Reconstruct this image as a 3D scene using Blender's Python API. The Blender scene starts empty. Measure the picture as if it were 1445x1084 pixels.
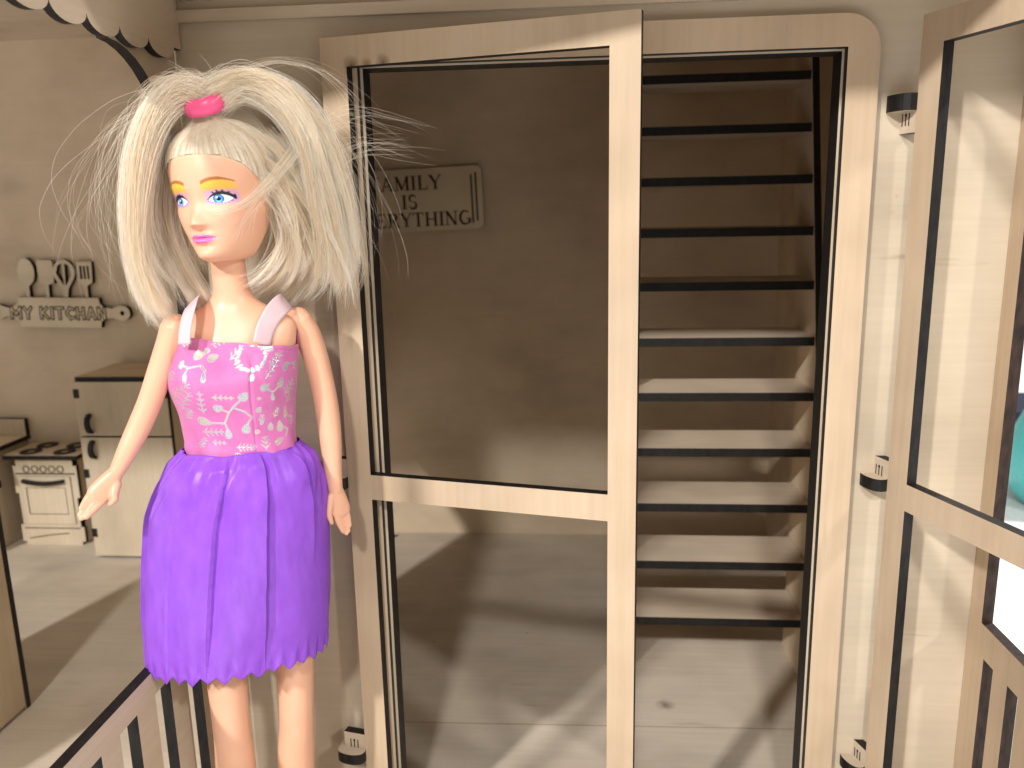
import bpy, math, random
import numpy as np
from mathutils import Vector, Matrix
from mathutils.geometry import tessellate_polygon

random.seed(7); rng = np.random.default_rng(7)
CM = 0.01                                    # everything below is written in centimetres
sc = bpy.context.scene
R = math.radians

# ------------------------------------------------------------------ camera
cam_d = bpy.data.cameras.new('camera'); cam = bpy.data.objects.new('camera', cam_d)
sc.collection.objects.link(cam); sc.camera = cam
CAM = np.array([0.0, -30.0, 27.0])
_y, _p, _r = R(5), R(12), R(1.2)
fw = np.array([-math.sin(_y)*math.cos(_p), math.cos(_y)*math.cos(_p), -math.sin(_p)])
rt0 = np.array([math.cos(_y), math.sin(_y), 0]); up0 = np.cross(rt0, fw)
rt = math.cos(_r)*rt0 - math.sin(_r)*up0; up = math.sin(_r)*rt0 + math.cos(_r)*up0
cam.matrix_world = Matrix([[rt[0], up[0], -fw[0], CAM[0]*CM], [rt[1], up[1], -fw[1], CAM[1]*CM],
                           [rt[2], up[2], -fw[2], CAM[2]*CM], [0, 0, 0, 1]])
cam_d.sensor_width = 36; cam_d.lens = 36*1150/1445
cam_d.clip_start = 0.01; cam_d.clip_end = 50
cam_d.dof.use_dof = True; cam_d.dof.focus_distance = 0.272; cam_d.dof.aperture_fstop = 20

# ------------------------------------------------------------------ world + lamps
w = bpy.data.worlds.new('World'); sc.world = w; w.use_nodes = True
bg = w.node_tree.nodes['Background']; bg.inputs[0].default_value = (1.0, 0.95, 0.88, 1); bg.inputs[1].default_value = 0.42
def lamp(name, pos, target, power, size, col):
    l = bpy.data.lights.new(name, 'AREA'); l.shape = 'DISK'; l.size = size*CM; l.energy = power; l.color = col
    o = bpy.data.objects.new(name, l); sc.collection.objects.link(o)
    o.location = Vector(pos)*CM
    o.rotation_euler = (Vector(target)-Vector(pos)).to_track_quat('-Z', 'Y').to_euler()
lamp('hall_or_fill_lamp', (-86, -140, 118), (-14, 0, 16), 31, 9, (1.0, 0.975, 0.945))
lamp('hall_or_fill_lamp', (112, -92, 112), (8, 0, 16), 9.5, 9, (1.0, 0.975, 0.945))
lamp('hall_or_fill_lamp', (-8, -150, 126), (0, 0, 14), 16, 13, (1.0, 0.975, 0.945))
lamp('hall_or_fill_lamp', (120, 60, 170), (50, 40, 0), 40, 12, (1.0, 0.985, 0.97))  # added fill lamp, brightens the table and jug outside the porch
sc.view_settings.view_transform = 'Standard'; sc.view_settings.look = 'None'
sc.view_settings.exposure = 0.0; sc.view_settings.gamma = 1.0
sc.render.engine = 'CYCLES'; sc.cycles.use_denoising = True
sc.cycles.max_bounces = 7; sc.cycles.diffuse_bounces = 5; sc.cycles.use_adaptive_sampling = True; sc.cycles.adaptive_threshold = .02; sc.cycles.sample_clamp_indirect = 6

# ------------------------------------------------------------------ materials
def new_mat(name):
    m = bpy.data.materials.new(name); m.use_nodes = True
    nt = m.node_tree; return m, nt, nt.nodes, nt.links, nt.nodes['Principled BSDF']
def mathn(N, L, op, a, b=None, clamp=False):
    n = N.new('ShaderNodeMath'); n.operation = op; n.use_clamp = clamp
    for i, v in enumerate((a, b)):
        if v is None: continue
        if isinstance(v, (int, float)): n.inputs[i].default_value = v
        else: L.new(v, n.inputs[i])
    return n.outputs[0]
def noise(N, L, vec, scale, detail=2, rough=.5, mapscale=None, loc=None):
    if mapscale is not None:
        mp = N.new('ShaderNodeMapping'); mp.inputs['Scale'].default_value = mapscale
        if loc: mp.inputs['Location'].default_value = loc
        L.new(vec, mp.inputs[0]); vec = mp.outputs[0]
    n = N.new('ShaderNodeTexNoise'); n.inputs['Scale'].default_value = scale
    n.inputs['Detail'].default_value = detail; n.inputs['Roughness'].default_value = rough
    L.new(vec, n.inputs['Vector']); return n.outputs[0]
def ramp(N, L, fac, stops):
    r = N.new('ShaderNodeValToRGB'); e = r.color_ramp.elements
    while len(e) < len(stops): e.new(.5)
    for el, (p, c) in zip(e, stops): el.position = p; el.color = (*c, 1) if len(c) == 3 else c
    L.new(fac, r.inputs[0]); return r.outputs[0]
def mixc(N, L, fac, a, b, mode='MIX'):
    m = N.new('ShaderNodeMix'); m.data_type = 'RGBA'; m.blend_type = mode
    if isinstance(fac, (int, float)): m.inputs[0].default_value = fac
    else: L.new(fac, m.inputs[0])
    for i, v in ((6, a), (7, b)):
        if isinstance(v, tuple): m.inputs[i].default_value = (*v, 1)
        else: L.new(v, m.inputs[i])
    return m.outputs[2]

def wood(name, grain, base=(0.60, 0.495, 0.38), seed=0.0, streaks=0.5, spots=(), fine=.45):
    """birch plywood face; grain = axis letter along which the fibres run"""
    m, nt, N, L, b = new_mat(name)
    tc = N.new('ShaderNodeTexCoord'); v = tc.outputs['Object']
    def ms(across, along): return tuple(along if a == grain else across for a in 'XYZ')
    lo = (seed, seed*1.7, seed*.6)
    broad = noise(N, L, v, 1, 3, .55, ms(22, 9), lo)          # light and dark flame figure
    grainn = noise(N, L, v, 1, 4, .6, ms(420, 14), lo)        # fine fibre
    blotch = noise(N, L, v, 14, 3, .6, (1, 1, 1), lo)
    dark = tuple(c*.84 for c in base); lite = tuple(min(1, c*1.05) for c in base)
    col = ramp(N, L, broad, [(.30, dark), (.5, base), (.72, lite)])
    g = ramp(N, L, grainn, [(.35, (.86, .84, .80)), (.6, (1, 1, 1))])
    col = mixc(N, L, fine, col, g, 'MULTIPLY')
    bl = ramp(N, L, blotch, [(.32, (.83, .80, .76)), (.6, (1.0, 1.0, 1.0))])
    col = mixc(N, L, .8, col, bl, 'MULTIPLY')
    # thin mineral streaks
    s = noise(N, L, v, 1, 3, .65, ms(90, 13), (seed+3, 5, 1))
    sm = ramp(N, L, s, [(.66, (0, 0, 0)), (.76, (1, 1, 1))])
    col = mixc(N, L, mathn(N, L, 'MULTIPLY', sm, streaks), col, (base[0]*.55, base[1]*.47, base[2]*.38))
    for (px, py, pz, rad, c) in spots:                          # stains with their own place and shape
        d = N.new('ShaderNodeVectorMath'); d.operation = 'DISTANCE'
        wob = N.new('ShaderNodeMapping'); wob.inputs['Scale'].default_value = (1, 1, 1); L.new(v, wob.inputs[0])
        L.new(wob.outputs[0], d.inputs[0]); d.inputs[1].default_value = (px*CM, py*CM, pz*CM)
        nz = noise(N, L, v, 260, 2)
        dd = mathn(N, L, 'ADD', d.outputs['Value'], mathn(N, L, 'MULTIPLY', nz, rad*CM*.7))
        f = ramp(N, L, mathn(N, L, 'DIVIDE', dd, rad*CM*1.4), [(.25, (1, 1, 1)), (1, (0, 0, 0))])
        col = mixc(N, L, mathn(N, L, 'MULTIPLY', f, .85), col, c)
    L.new(col, b.inputs['Base Color'])
    b.inputs['Roughness'].default_value = .62; b.inputs['Specular IOR Level'].default_value = .25
    bp = N.new('ShaderNodeBump'); bp.inputs['Strength'].default_value = .12; bp.inputs['Distance'].default_value = .0006
    L.new(grainn, bp.inputs['Height']); L.new(bp.outputs[0], b.inputs['Normal'])
    return m
WX = wood('plywood_grain_x', 'X', seed=.3); WZ = wood('plywood_grain_z', 'Z', seed=1.3); WY = wood('plywood_grain_y', 'Y', seed=2.2)
WWALL = wood('plywood_wall', 'X', (0.56, 0.47, 0.355), seed=4.1, streaks=.9, fine=.35, spots=((10.89, 0, 27.22, .10, (.40, .29, .19)), (10.77, 0, 26.67, .11, (.42, .31, .2))))
WFLOOR = wood('plywood_floor', 'X', (0.60, 0.525, 0.43), seed=6.6, streaks=.4, fine=.45, spots=((4.6, 11.06, 0, .55, (.16, .11, .075)), (-9.5, 17.2, 0, .14, (.2, .14, .1)), (-3.6, 18.6, 0, .12, (.2, .14, .1)), (-8.2, 24.6, 0, .1, (.2, .14, .1))))
WBACK = wood('plywood_back_wall', 'X', (0.68, 0.555, 0.405), seed=8.1, streaks=.25, fine=.2)
WFURN = wood('plywood_furniture', 'Z', (0.60, 0.505, 0.375), seed=3.1, streaks=.1)
WSIGN = wood('plywood_sign', 'X', (0.72, 0.62, 0.46), seed=2.7, streaks=.1, fine=.2)
WDOOR = wood('plywood_door', 'Z', (0.545, 0.42, 0.295), seed=5.2, streaks=.3)
WLEAF = wood('plywood_door_scorched', 'Z', (0.545, 0.42, 0.295), seed=5.9, streaks=.3, spots=((1.15, -.25, 31.95, .34, (.06, .03, .015)), (2.3, -.5, 31.98, .3, (.08, .04, .02)), (1.7, -.37, 31.95, .25, (.2, .12, .06))))

def charred(name='charred_edge', a=(.0045, .004, .004), c=(.018, .014, .012)):
    m, nt, N, L, b = new_mat(name)
    tc = N.new('ShaderNodeTexCoord')
    n = noise(N, L, tc.outputs['Object'], 1, 3, .6, (500, 500, 160))
    L.new(ramp(N, L, n, [(.35, a), (.75, c)]), b.inputs['Base Color'])
    b.inputs['Roughness'].default_value = .55; b.inputs['Specular IOR Level'].default_value = .3
    return m
CHAR = charred(); CHARB = charred('charred_brown_edge', (.014, .008, .006), (.05, .027, .019))
def plain(name, col, rough=.5, spec=.4, metal=0, bump=None):
    m, nt, N, L, b = new_mat(name)
    tc = N.new('ShaderNodeTexCoord')
    n = noise(N, L, tc.outputs['Object'], 300, 3)
    dk = tuple(c*.88 for c in col)
    L.new(ramp(N, L, n, [(.3, dk), (.65, col)]), b.inputs['Base Color'])
    b.inputs['Roughness'].default_value = rough; b.inputs['Specular IOR Level'].default_value = spec
    b.inputs['Metallic'].default_value = metal
    return m
ENGR = plain('engraved_brown', (.030, .020, .014), .8, .1)
SEAM = plain('floor_seam', (.36, .27, .17), .8, .1)
ENGRL = plain('engraved_light_brown', (.16, .11, .07), .8, .1)
WHITE = plain('white_table', (.90, .91, .92), .45)
TEAL = plain('teal_plastic', (.10, .55, .55), .35)
NAVY = plain('navy_fabric', (.02, .025, .05), .8)

# ------------------------------------------------------------------ object helpers
C = sc.collection
WLOC = {}                                                       # world location (cm) of empties and meshes
def prop(o, label=None, cat=None, group=None, kind=None):
    for k, v in (('label', label), ('category', cat), ('group', group), ('kind', kind)):
        if v: o[k] = v
    return o
def thing(name, loc, label, cat, group=None):
    o = bpy.data.objects.new(name, None); C.objects.link(o); o.empty_display_size = .01
    o.location = Vector(loc)*CM; WLOC[o] = np.array(loc, float)
    return prop(o, label, cat, group)
def mesh(name, V, F, mats, parent=None, midx=None, smooth=False, loc=None):
    """V in world cm. A child's vertices are stored relative to its parent's place."""
    base = WLOC[parent] if parent is not None else (np.array(loc, float) if loc is not None else np.zeros(3))
    V = np.asarray(V, float) - base
    me = bpy.data.meshes.new(name)
    me.from_pydata((V*CM).tolist(), [], [list(map(int, f)) for f in F]); me.validate(); me.update()
    for m in (mats if isinstance(mats, (list, tuple)) else [mats]): me.materials.append(m)
    if midx is not None: me.polygons.foreach_set('material_index', list(map(int, midx)))
    if smooth: me.polygons.foreach_set('use_smooth', [True]*len(me.polygons))
    o = bpy.data.objects.new(name, me); C.objects.link(o)
    if parent is not None: o.parent = parent
    elif loc is not None: o.location = Vector(loc)*CM
    WLOC[o] = base.copy()
    return o
def attr(o, name, vals, typ='FLOAT_COLOR'):
    a = o.data.attributes.new(name, typ, 'POINT')
    a.data.foreach_set('color' if typ == 'FLOAT_COLOR' else 'value', np.asarray(vals, np.float32).ravel())

def plate_geo(outline, holes, t, org, ux, uy, nn):
    org, ux, uy, nn = (np.array(q, float) for q in (org, ux, uy, nn))
    loops = [list(outline)] + [list(h) for h in holes]
    pts = [p for l in loops for p in l]; n = len(pts)
    tri = tessellate_polygon([[Vector((p[0], p[1], 0)) for p in l] for l in loops])
    F0 = np.array([org+p[0]*ux+p[1]*uy for p in pts]); V = np.vstack([F0, F0+nn*t])
    F, M = [], []
    for a, b, c in tri: F += [(a, b, c), (c+n, b+n, a+n)]; M += [0, 0]
    k = 0
    for l in loops:
        for i in range(len(l)):
            a, b = k+i, k+(i+1) % len(l); F.append((a, b, b+n, a+n)); M.append(1)
        k += len(l)
    return V, F, M
def plate(name, outline, holes=(), t=.4, org=(0, 0, 0), ux=(1, 0, 0), uy=(0, 0, 1), nn=(0, 1, 0), mats=None, parent=None, loc=None):
    V, F, M = plate_geo(outline, holes, t, org, ux, uy, nn)
    o = mesh(name, V, F, mats or [WX, CHAR], parent, M, loc=loc)
    # consistent outward normals
    import bmesh
    bm = bmesh.new(); bm.from_mesh(o.data); bmesh.ops.recalc_face_normals(bm, faces=bm.faces); bm.to_mesh(o.data); bm.free()
    return o
def rect(a0, b0, a1, b1): return [(a0, b0), (a1, b0), (a1, b1), (a0, b1)]
def arcp(cx, cy, r, a0, a1, n=10, ry=None):
    return [(cx+r*math.cos(R(a0+(a1-a0)*i/n)), cy+(ry or r)*math.sin(R(a0+(a1-a0)*i/n))) for i in range(n+1)]
def rrect(a0, b0, a1, b1, r, n=6):
    return arcp(a1-r, b0+r, r, -90, 0, n)+arcp(a1-r, b1-r, r, 0, 90, n)+arcp(a0+r, b1-r, r, 90, 180, n)+arcp(a0+r, b0+r, r, 180, 270, n)
def box(name, x0, x1, y0, y1, z0, z1, mats, parent=None, edge='Z', loc=None):
    """plywood board: the two faces normal to `edge` are wood, the rest charred"""
    if edge == 'Z': return plate(name, rect(x0, y0, x1, y1), (), z1-z0, (0, 0, z0), (1, 0, 0), (0, 1, 0), (0, 0, 1), mats, parent, loc)
    if edge == 'Y': return plate(name, rect(x0, z0, x1, z1), (), y1-y0, (0, y0, 0), (1, 0, 0), (0, 0, 1), (0, 1, 0), mats, parent, loc)
    return plate(name, rect(y0, z0, y1, z1), (), x1-x0, (x0, 0, 0), (0, 1, 0), (0, 0, 1), (1, 0, 0), mats, parent, loc)
def strokes_mesh(name, polys, org, ux, uy, nn, t, mat, parent, lift=0):
    V, F = [], []
    org, ux, uy, nn = (np.array(q, float) for q in (org, ux, uy, nn))
    for k, poly in enumerate(polys):
        n = len(poly); b = len(V); e = lift + (k % 7)*.0012
        for p in poly: V.append(org+p[0]*ux+p[1]*uy-nn*e)
        for p in poly: V.append(org+p[0]*ux+p[1]*uy+nn*t)
        F.append(list(range(b, b+n)))
        for i in range(n): F.append((b+i, b+(i+1) % n, b+n+(i+1) % n, b+n+i))
    return mesh(name, V, F, mat, parent)
def bar(x0, y0, x1, y1, t, ext=0):
    d = np.array([x1-x0, y1-y0], float); d /= np.linalg.norm(d)+1e-9; p = np.array([-d[1], d[0]])*t/2
    a = np.array([x0, y0])-d*ext; b = np.array([x1, y1])+d*ext
    return [tuple(a+p), tuple(a-p), tuple(b-p), tuple(b+p)]
def arcbars(cx, cy, rx, ry, a0, a1, t0, t1, n=10):
    out = []; P = [(cx+rx*math.cos(R(a0+(a1-a0)*i/n)), cy+ry*math.sin(R(a0+(a1-a0)*i/n))) for i in range(n+1)]
    for i in range(n): out.append(bar(*P[i], *P[i+1], t0+(t1-t0)*math.sin(math.pi*(i+.5)/n), .02))
    return out

# ------------------------------------------------------------------ setting: floor, walls, ceiling
T = .4
prop(plate('floor', rect(-62, -17, 15.6, 36), (), 1.0, (0, 0, -1), (1, 0, 0), (0, 1, 0), (0, 0, 1), [WFLOOR, CHAR]), kind='structure')
prop(plate('wall_back', rect(-62, 0, 15.6, 44), (), T, (0, 35.3, 0), mats=[WBACK, CHAR]), kind='structure')
wall = prop(plate('wall_front', [(-14.5, 0), (-7.70, 0), (-7.70, 32.03), (8.77, 32.03), (8.77, 0), (15.25, 0), (15.25, 44), (-14.5, 44)], (), 1.0,
                  (0, 0, 0), mats=[WWALL, CHAR]), kind='structure')
plate('moulding', rect(-14.4, 33.75, 14.7, 34.15), (), .22, (0, -.22, 0), mats=[WX, WX], parent=wall)
plate('moulding', rect(-14.4, 34.5, 14.7, 35.1), (), .35, (0, -.35, 0), mats=[WX, WX], parent=wall)
prop(plate('wall_side', rect(1.02, 0, 35.3, 44), (), T, (15.2, 0, 0), (0, 1, 0), (0, 0, 1), (1, 0, 0), [WBACK, CHAR]), kind='structure')
prop(plate('wall_light_block', rect(1.02, 0, 13, 41), (), T, (-14.9, 0, 0), (0, 1, 0), (0, 0, 1), (1, 0, 0), [WBACK, CHAR]), kind='structure')  # added unseen wall, keeps the left lamp off the hall's back wall
prop(plate('wall_light_block_back', [(13.42, 0), (15, 0), (15, 14), (34, 14), (34, 0), (35.3, 0), (35.3, 41), (13.42, 41)], (), T, (-18.9, 0, 0), (0, 1, 0), (0, 0, 1), (1, 0, 0), [WBACK, CHAR]), kind='structure')  # unseen blocker, its low opening added to let light onto the hall floor
prop(plate('wall_light_block_jog', rect(-18.9, 0, -14.5, 41), (), T, (0, 13.01, 0), mats=[WBACK, CHAR]), kind='structure')  # added out of view to stop light leaking between the two blockers
# ceilings over the rooms and the porch, plus added shading plates by the kitchen
prop(plate('ceiling', rect(-62, 1.02, 15.2, 35.3), (), T, (0, 0, 41), (1, 0, 0), (0, 1, 0), (0, 0, 1), [WX, CHAR]), kind='structure')
prop(plate('porch_ceiling', rect(-14.9, -9, 15.2, 0), (), T, (0, 0, 36), (1, 0, 0), (0, 1, 0), (0, 0, 1), [WX, CHAR]), kind='structure')
prop(plate('kitchen_shade_plate', rect(-62, -7, -15.1, .4), (), T, (0, 0, 38.5), (1, 0, 0), (0, 1, 0), (0, 0, 1), [WX, CHAR]), kind='structure')  # unseen plate added to shade the kitchen's back wall from the lamps
prop(plate('kitchen_shade_plate_front', rect(-62, -16.5, -20, -6.6), (), T, (0, 0, 38.09), (1, 0, 0), (0, 1, 0), (0, 0, 1), [WX, CHAR]), kind='structure')  # added out of view, extends the shading plate to lower the lit line
prop(plate('wall_kitchen_lintel', rect(-62, 38.95, -14.5, 44), (), T, (0, 0, 0), mats=[WWALL, CHAR]), kind='structure')
# exhibition table the house stands on
prop(plate('table', rect(-160, -60, 220, 200), (), 2, (0, 0, -3.2), (1, 0, 0), (0, 1, 0), (0, 0, 1), [WHITE, WHITE]), kind='structure')
# dark slot cut in the hall floor
slot = mesh('floor_slot', [(-17.3, 32.2, .02), (-16.8, 32.2, .02), (-15.6, 34.6, .02), (-16.1, 34.6, .02)], [(0, 1, 2, 3)], CHAR, bpy.data.objects['floor'])

mesh('floor_joint', [(-14.5, 8.6, .012), (15.1, 9.3, .012), (15.1, 9.36, .012), (-14.5, 8.66, .012)], [(0, 1, 2, 3)], SEAM, bpy.data.objects['floor'])
# ------------------------------------------------------------------ porch sides: railing, posts, arch brackets, scalloped valance
def porch_side(x, s, label, valance_dx):
    t = thing('porch_railing', (x, -7, 0), label, 'railing')
    cm = [WY, CHAR] if s < 0 else [WDOOR, CHARB]
    kw = dict(t=T, org=(x if s > 0 else x-T, 0, 0), ux=(0, 1, 0), uy=(0, 0, 1), nn=(1, 0, 0), mats=cm, parent=t)
    plate('post', rect(-.95, 0, -.02, 36), **kw); plate('post', rect(-16.6, 0, -15.6, 36), **kw)
    zr, zs_, slots = (11.95, 11.08, [(-14.6, -13.55), (-12.5, -11.45), (-10.4, -9.3), (-8.28, -7.25), (-6.1, -5.08), (-3.95, -2.93), (-1.8, -.95)]) if s < 0 else \
                     (11.7, 10.45, [(-2.08-1.72*k, -1.36-1.72*k) for k in range(7)])
    plate('top_rail', rect(-15.6, zs_, -.95, zr), **kw)
    plate('bottom_rail', rect(-15.6, 0, -.95, 1.2), **kw)
    ed = sorted([-15.6, -.95]+[q for ab in slots for q in ab])
    for a, b in zip(ed[0::2], ed[1::2]):
        if b-a > .05: plate('baluster', rect(a, 1.2, b, zs_), **kw)
    for a, b in ((-.95, 1), (-15.6, -1)):                       # quarter-round corner brackets
        arc = [(a-b*3.3+b*3.3*math.sin(R(q)), 29.3+3.3*math.cos(R(q)) if False else 29.2+3.3*math.cos(R(q))) for q in range(0, 91, 9)]
        plate('bracket', [(a, 32.5+.6)]+[(a-b*3.3, 33.1)]+arc, **kw)
    plate('beam', rect(-15.6, 33.1, -.95, 36), **kw)
    # valance board with round scallops
    L = [(-.05, 36.2)]; L.append((-13.4, 36.2)); 
    pts = []; y0 = -16.2; n = 9; wdt = (16.2-.6)/n
    for i in range(n):
        c0 = y0+wdt*(i+.5)
        pts += [(c0-wdt/2*math.cos(R(q)), 32.86-.46*math.sin(R(q))) for q in range(0, 180, 15)]
    pts += [(-.6, 32.86), (-.05, 32.86)]
    kv = dict(kw); kv['org'] = (x+valance_dx if s < 0 else x-.28-valance_dx, 0, 0); kv['t'] = .28
    kv['mats'] = [WY, CHAR]
    plate('valance', pts+[(-.05, 35.98), (-16.2, 35.98)], **kv)
    return t
porch_side(-14.55, -1, 'slatted plywood porch railing and scalloped valance with the kitchen behind it', .02)
porch_side(14.75, 1, 'slatted plywood porch railing with open window above, next to the wide open door', .02)

# ------------------------------------------------------------------ door frame and the two door leaves
inn, out, top = 8.85, 9.9, 33.15
lo_, li_ = -8.75, -7.8
df_out = [(lo_, 0), (li_, 0), (li_, 32.1), (inn, 32.1), (inn, 0), (out, 0)]+arcp(out-1.15, top-1.15, 1.15, 0, 90, 12)+arcp(lo_+1.15, top-1.15, 1.15, 90, 180, 12)
df = plate('door_frame', df_out, (), .38, (0, -.385, 0), mats=[WDOOR, CHAR], parent=wall)

def hinge(parent, zc, side, e, hx, upper):
    """laser-cut hinge: tab in the leaf's plane with engraved marks, half-round knuckle plate below or above it"""
    d = np.array([e[0], e[1], 0.]); n = np.array([e[1], -e[0], 0.])*side        # along leaf, away from its face
    org = np.array(hx, float)
    h = plate('hinge', rect(-.95, zc-.42, .0, zc+.50), (), .36, org+n*.02, d, (0, 0, 1), n, [WX, CHAR], parent)
    marks = []
    for a in (-.66, -.5, -.34): marks.append(rect(a-.022, zc-.18, a+.022, zc+.22))
    marks.append([( -.5+.05*math.cos(q), zc+.17+.06*math.sin(q)) for q in np.linspace(0, 6.28, 9)[:-1]])
    strokes_mesh('engraving', marks, org+n*.02, d, (0, 0, 1), n, .01, ENGR, h, .006)
    z0 = zc-.62 if not upper else zc+.28
    # half-round knuckle plate, horizontal, wrapped round the tab
    prof = [(-1.18, .42), (-1.18, .05)]+[(-.56-.6*math.cos(R(q)), -.10-.40*math.sin(R(q))**.7) for q in range(0, 181, 15)]+[(0, .05), (0, .42)]
    plate('knuckle', prof, (), .55 if upper else .46, org+np.array([0, 0, z0]), d, n, (0, 0, 1), [WX, CHAR], h)
def leaf(label, hx, ang, side):
    """hx: plan position of the hinge edge; ang: plan direction of the leaf, degrees; side: +1 face turned to the camera"""
    e = np.array([math.cos(R(ang)), math.sin(R(ang)), 0]); n = np.array([-e[1], e[0], 0])*side
    t = thing('door', (hx[0], hx[1], 0), label, 'door')
    t['kind'] = 'thing'
    W_ = 11.05; s_ = .98
    holes = [rect(s_, 17.3, W_-s_, 31.94), rect(s_, 1.6, W_-s_, 16.32)]
    plate('panel', rect(0, .5, W_, 32.92), holes, T, (hx[0], hx[1], 0), e, (0, 0, 1), n, [WLEAF if ang > -40 else WDOOR, CHAR], t)
    for k, zc in enumerate((29.7, 17.35, 5.5)): hinge(t, zc, -1 if side > 0 else 1, e, (hx[0], hx[1], 0), k == 0)
    return t
left_leaf = leaf('plywood door leaf slightly ajar behind the doll, covering half the stairs doorway', (-8.95, -.82), -12.4, 1)
right_leaf = leaf('plywood door leaf swung wide open against the porch railing', (11.05, -.75), -71.2, 1)

# ------------------------------------------------------------------ staircase in the hall
st = thing('staircase', (7, 15, 0), 'steep plywood staircase with dark tread edges behind the doorway', 'stairs')
zs = [3.9, 7.38, 10.82, 14.02, 17.08, 20.02, 22.98, 25.85, 28.6, 31.35, 34.15]
yf_ = [13.7, 13.7, 13.7, 13.75, 14.05, 14.6, 15.3, 16.0, 16.7, 17.4, 18.1]
for z, yf in zip(zs, yf_): box('tread', 2.3, 12.5, yf, yf+3.8, z-.48, z, [WX, CHAR], st, 'Z')
for xx in (12.52, 1.9):
    fr_ = [(y-.1, z) for y, z in zip(yf_, zs)]; bk_ = [(y+4.2, z) for y, z in zip(yf_, zs)]
    plate('stringer', [(13.6, 0)]+fr_+[(19.0, 38.5), (23.0, 38.5)]+bk_[::-1]+[(17.9, 0)], (), .38, (xx, 0, 0), (0, 1, 0), (0, 0, 1), (1, 0, 0), [WBACK, CHAR], st)

# ------------------------------------------------------------------ lettering (own stroke alphabet)
def serif_letter(ch):
    T_, t_ = .17, .075
    S = lambda x, w_=.3, y=.03: bar(x-w_/2, y, x+w_/2, y, .06)
    if ch == 'F': return [bar(.2, 0, .2, 1, T_), bar(.05, .97, .72, .97, t_), bar(.71, 1, .71, .76, .06), bar(.2, .52, .52, .52, t_), bar(.52, .64, .52, .4, .05), S(.2, .34)], .82
    if ch == 'E': return [bar(.2, 0, .2, 1, T_), bar(.05, .97, .72, .97, t_), bar(.71, 1, .71, .78, .06), bar(.2, .52, .54, .52, t_), bar(.54, .64, .54, .4, .05), bar(.05, .03, .76, .03, t_), bar(.76, 0, .76, .24, .06)], .88
    if ch == 'A': return [bar(.12, 0, .46, 1, t_), bar(.46, 1, .82, 0, T_), bar(.24, .34, .68, .34, t_), S(.12, .28), S(.82, .34)], .96
    if ch == 'M': return [bar(.16, 0, .16, 1, t_), bar(.16, 1, .55, .06, T_), bar(.55, .06, .94, 1, t_), bar(.94, 0, .94, 1, T_), S(.16, .28), S(.94, .34), S(.1, .2, .97), S(1.0, .2, .97)], 1.12
    if ch == 'I': return [bar(.22, 0, .22, 1, T_), S(.22, .36), S(.22, .36, .97)], .44
    if ch == 'L': return [bar(.2, 0, .2, 1, T_), S(.2, .34, .97), bar(.05, .03, .72, .03, t_), bar(.72, 0, .72, .28, .06)], .82
    if ch == 'Y': return [bar(.08, 1, .44, .45, T_), bar(.8, 1, .44, .45, t_), bar(.44, 0, .44, .5, T_), S(.44, .34), S(.1, .3, .97), S(.78, .26, .97)], .88
    if ch == 'S': return arcbars(.34, .74, .23, .24, 20, 250, .06, .15, 12)+arcbars(.34, .27, .25, .25, 200, 440, .06, .16, 12), .66
    if ch == 'V': return [bar(.08, 1, .44, 0, T_), bar(.8, 1, .44, 0, t_), S(.1, .3, .97), S(.78, .26, .97)], .88
    if ch == 'R': return [bar(.2, 0, .2, 1, T_), bar(.05, .97, .45, .97, t_), bar(.2, .5, .45, .5, t_)]+arcbars(.44, .735, .24, .235, 90, -90, .06, .17, 10)+[bar(.46, .5, .8, .02, T_), S(.2, .34), S(.84, .18)], .94
    if ch == 'T': return [bar(.42, 0, .42, 1, T_), bar(.05, .97, .8, .97, t_), bar(.06, 1, .06, .76, .06), bar(.79, 1, .79, .76, .06), S(.42, .34)], .86
    if ch == 'H': return [bar(.2, 0, .2, 1, T_), bar(.8, 0, .8, 1, T_), bar(.2, .5, .8, .5, t_)]+[S(x, .34, y) for x in (.2, .8) for y in (.03, .97)], 1.0
    if ch == 'N': return [bar(.17, 0, .17, 1, t_), bar(.15, 1, .8, 0, T_), bar(.8, 0, .8, 1, t_), S(.17, .28), S(.8, .3, .97), S(.1, .2, .97)], .98
    if ch == 'G': return arcbars(.48, .5, .36, .47, 50, 330, .07, .17, 18)+[bar(.8, .08, .8, .42, T_), S(.78, .34, .42)], .98
    return [], .4
def layout(text, fn, h, cx, cy, gap=.06):
    polys, x = [], 0
    for ch in text:
        P, wd = fn(ch)
        polys += [[((p[0]+x)*h, p[1]*h) for p in q] for q in P]; x += wd+gap
    wtot = (x-gap)*h
    return [[(p[0]+cx-wtot/2, p[1]+cy-h/2) for p in q] for q in polys]

# "family is everything" plaque on the hall's back wall
sg = thing('wall_sign', (-13.4, 35.1, 27.95), 'small plywood plaque reading FAMILY IS EVERYTHING on the dim hall wall', 'sign')
a_ = R(1.6); ux = np.array([math.cos(a_), 0, math.sin(a_)]); uy = np.array([-math.sin(a_), 0, math.cos(a_)])
so = np.array([-13.4, 34.85, 27.95])
plate('board', rrect(-5.75, -2.4, 5.75, 2.4, .5), (), T, so, ux, uy, (0, 1, 0), [WSIGN, CHAR], sg)
P = layout('FAMILY', serif_letter, 1.08, -.35, 1.32)+layout('IS', serif_letter, 1.08, -.1, -.12)+layout('EVERYTHING', serif_letter, 1.08, -.05, -1.5, .03)
strokes_mesh('lettering', P, so, ux, uy, (0, 1, 0), .01, ENGR, sg, .01)
for s in (-1, 1):
  for k, q in enumerate((4.9, 5.25)): strokes_mesh('engraved_line', [rect(s*q-.07, -1.95+.15*k, s*q+.07, 1.75+.15*k)], so, ux, uy, (0, 1, 0), .01, ENGR, sg, .008)

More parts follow.
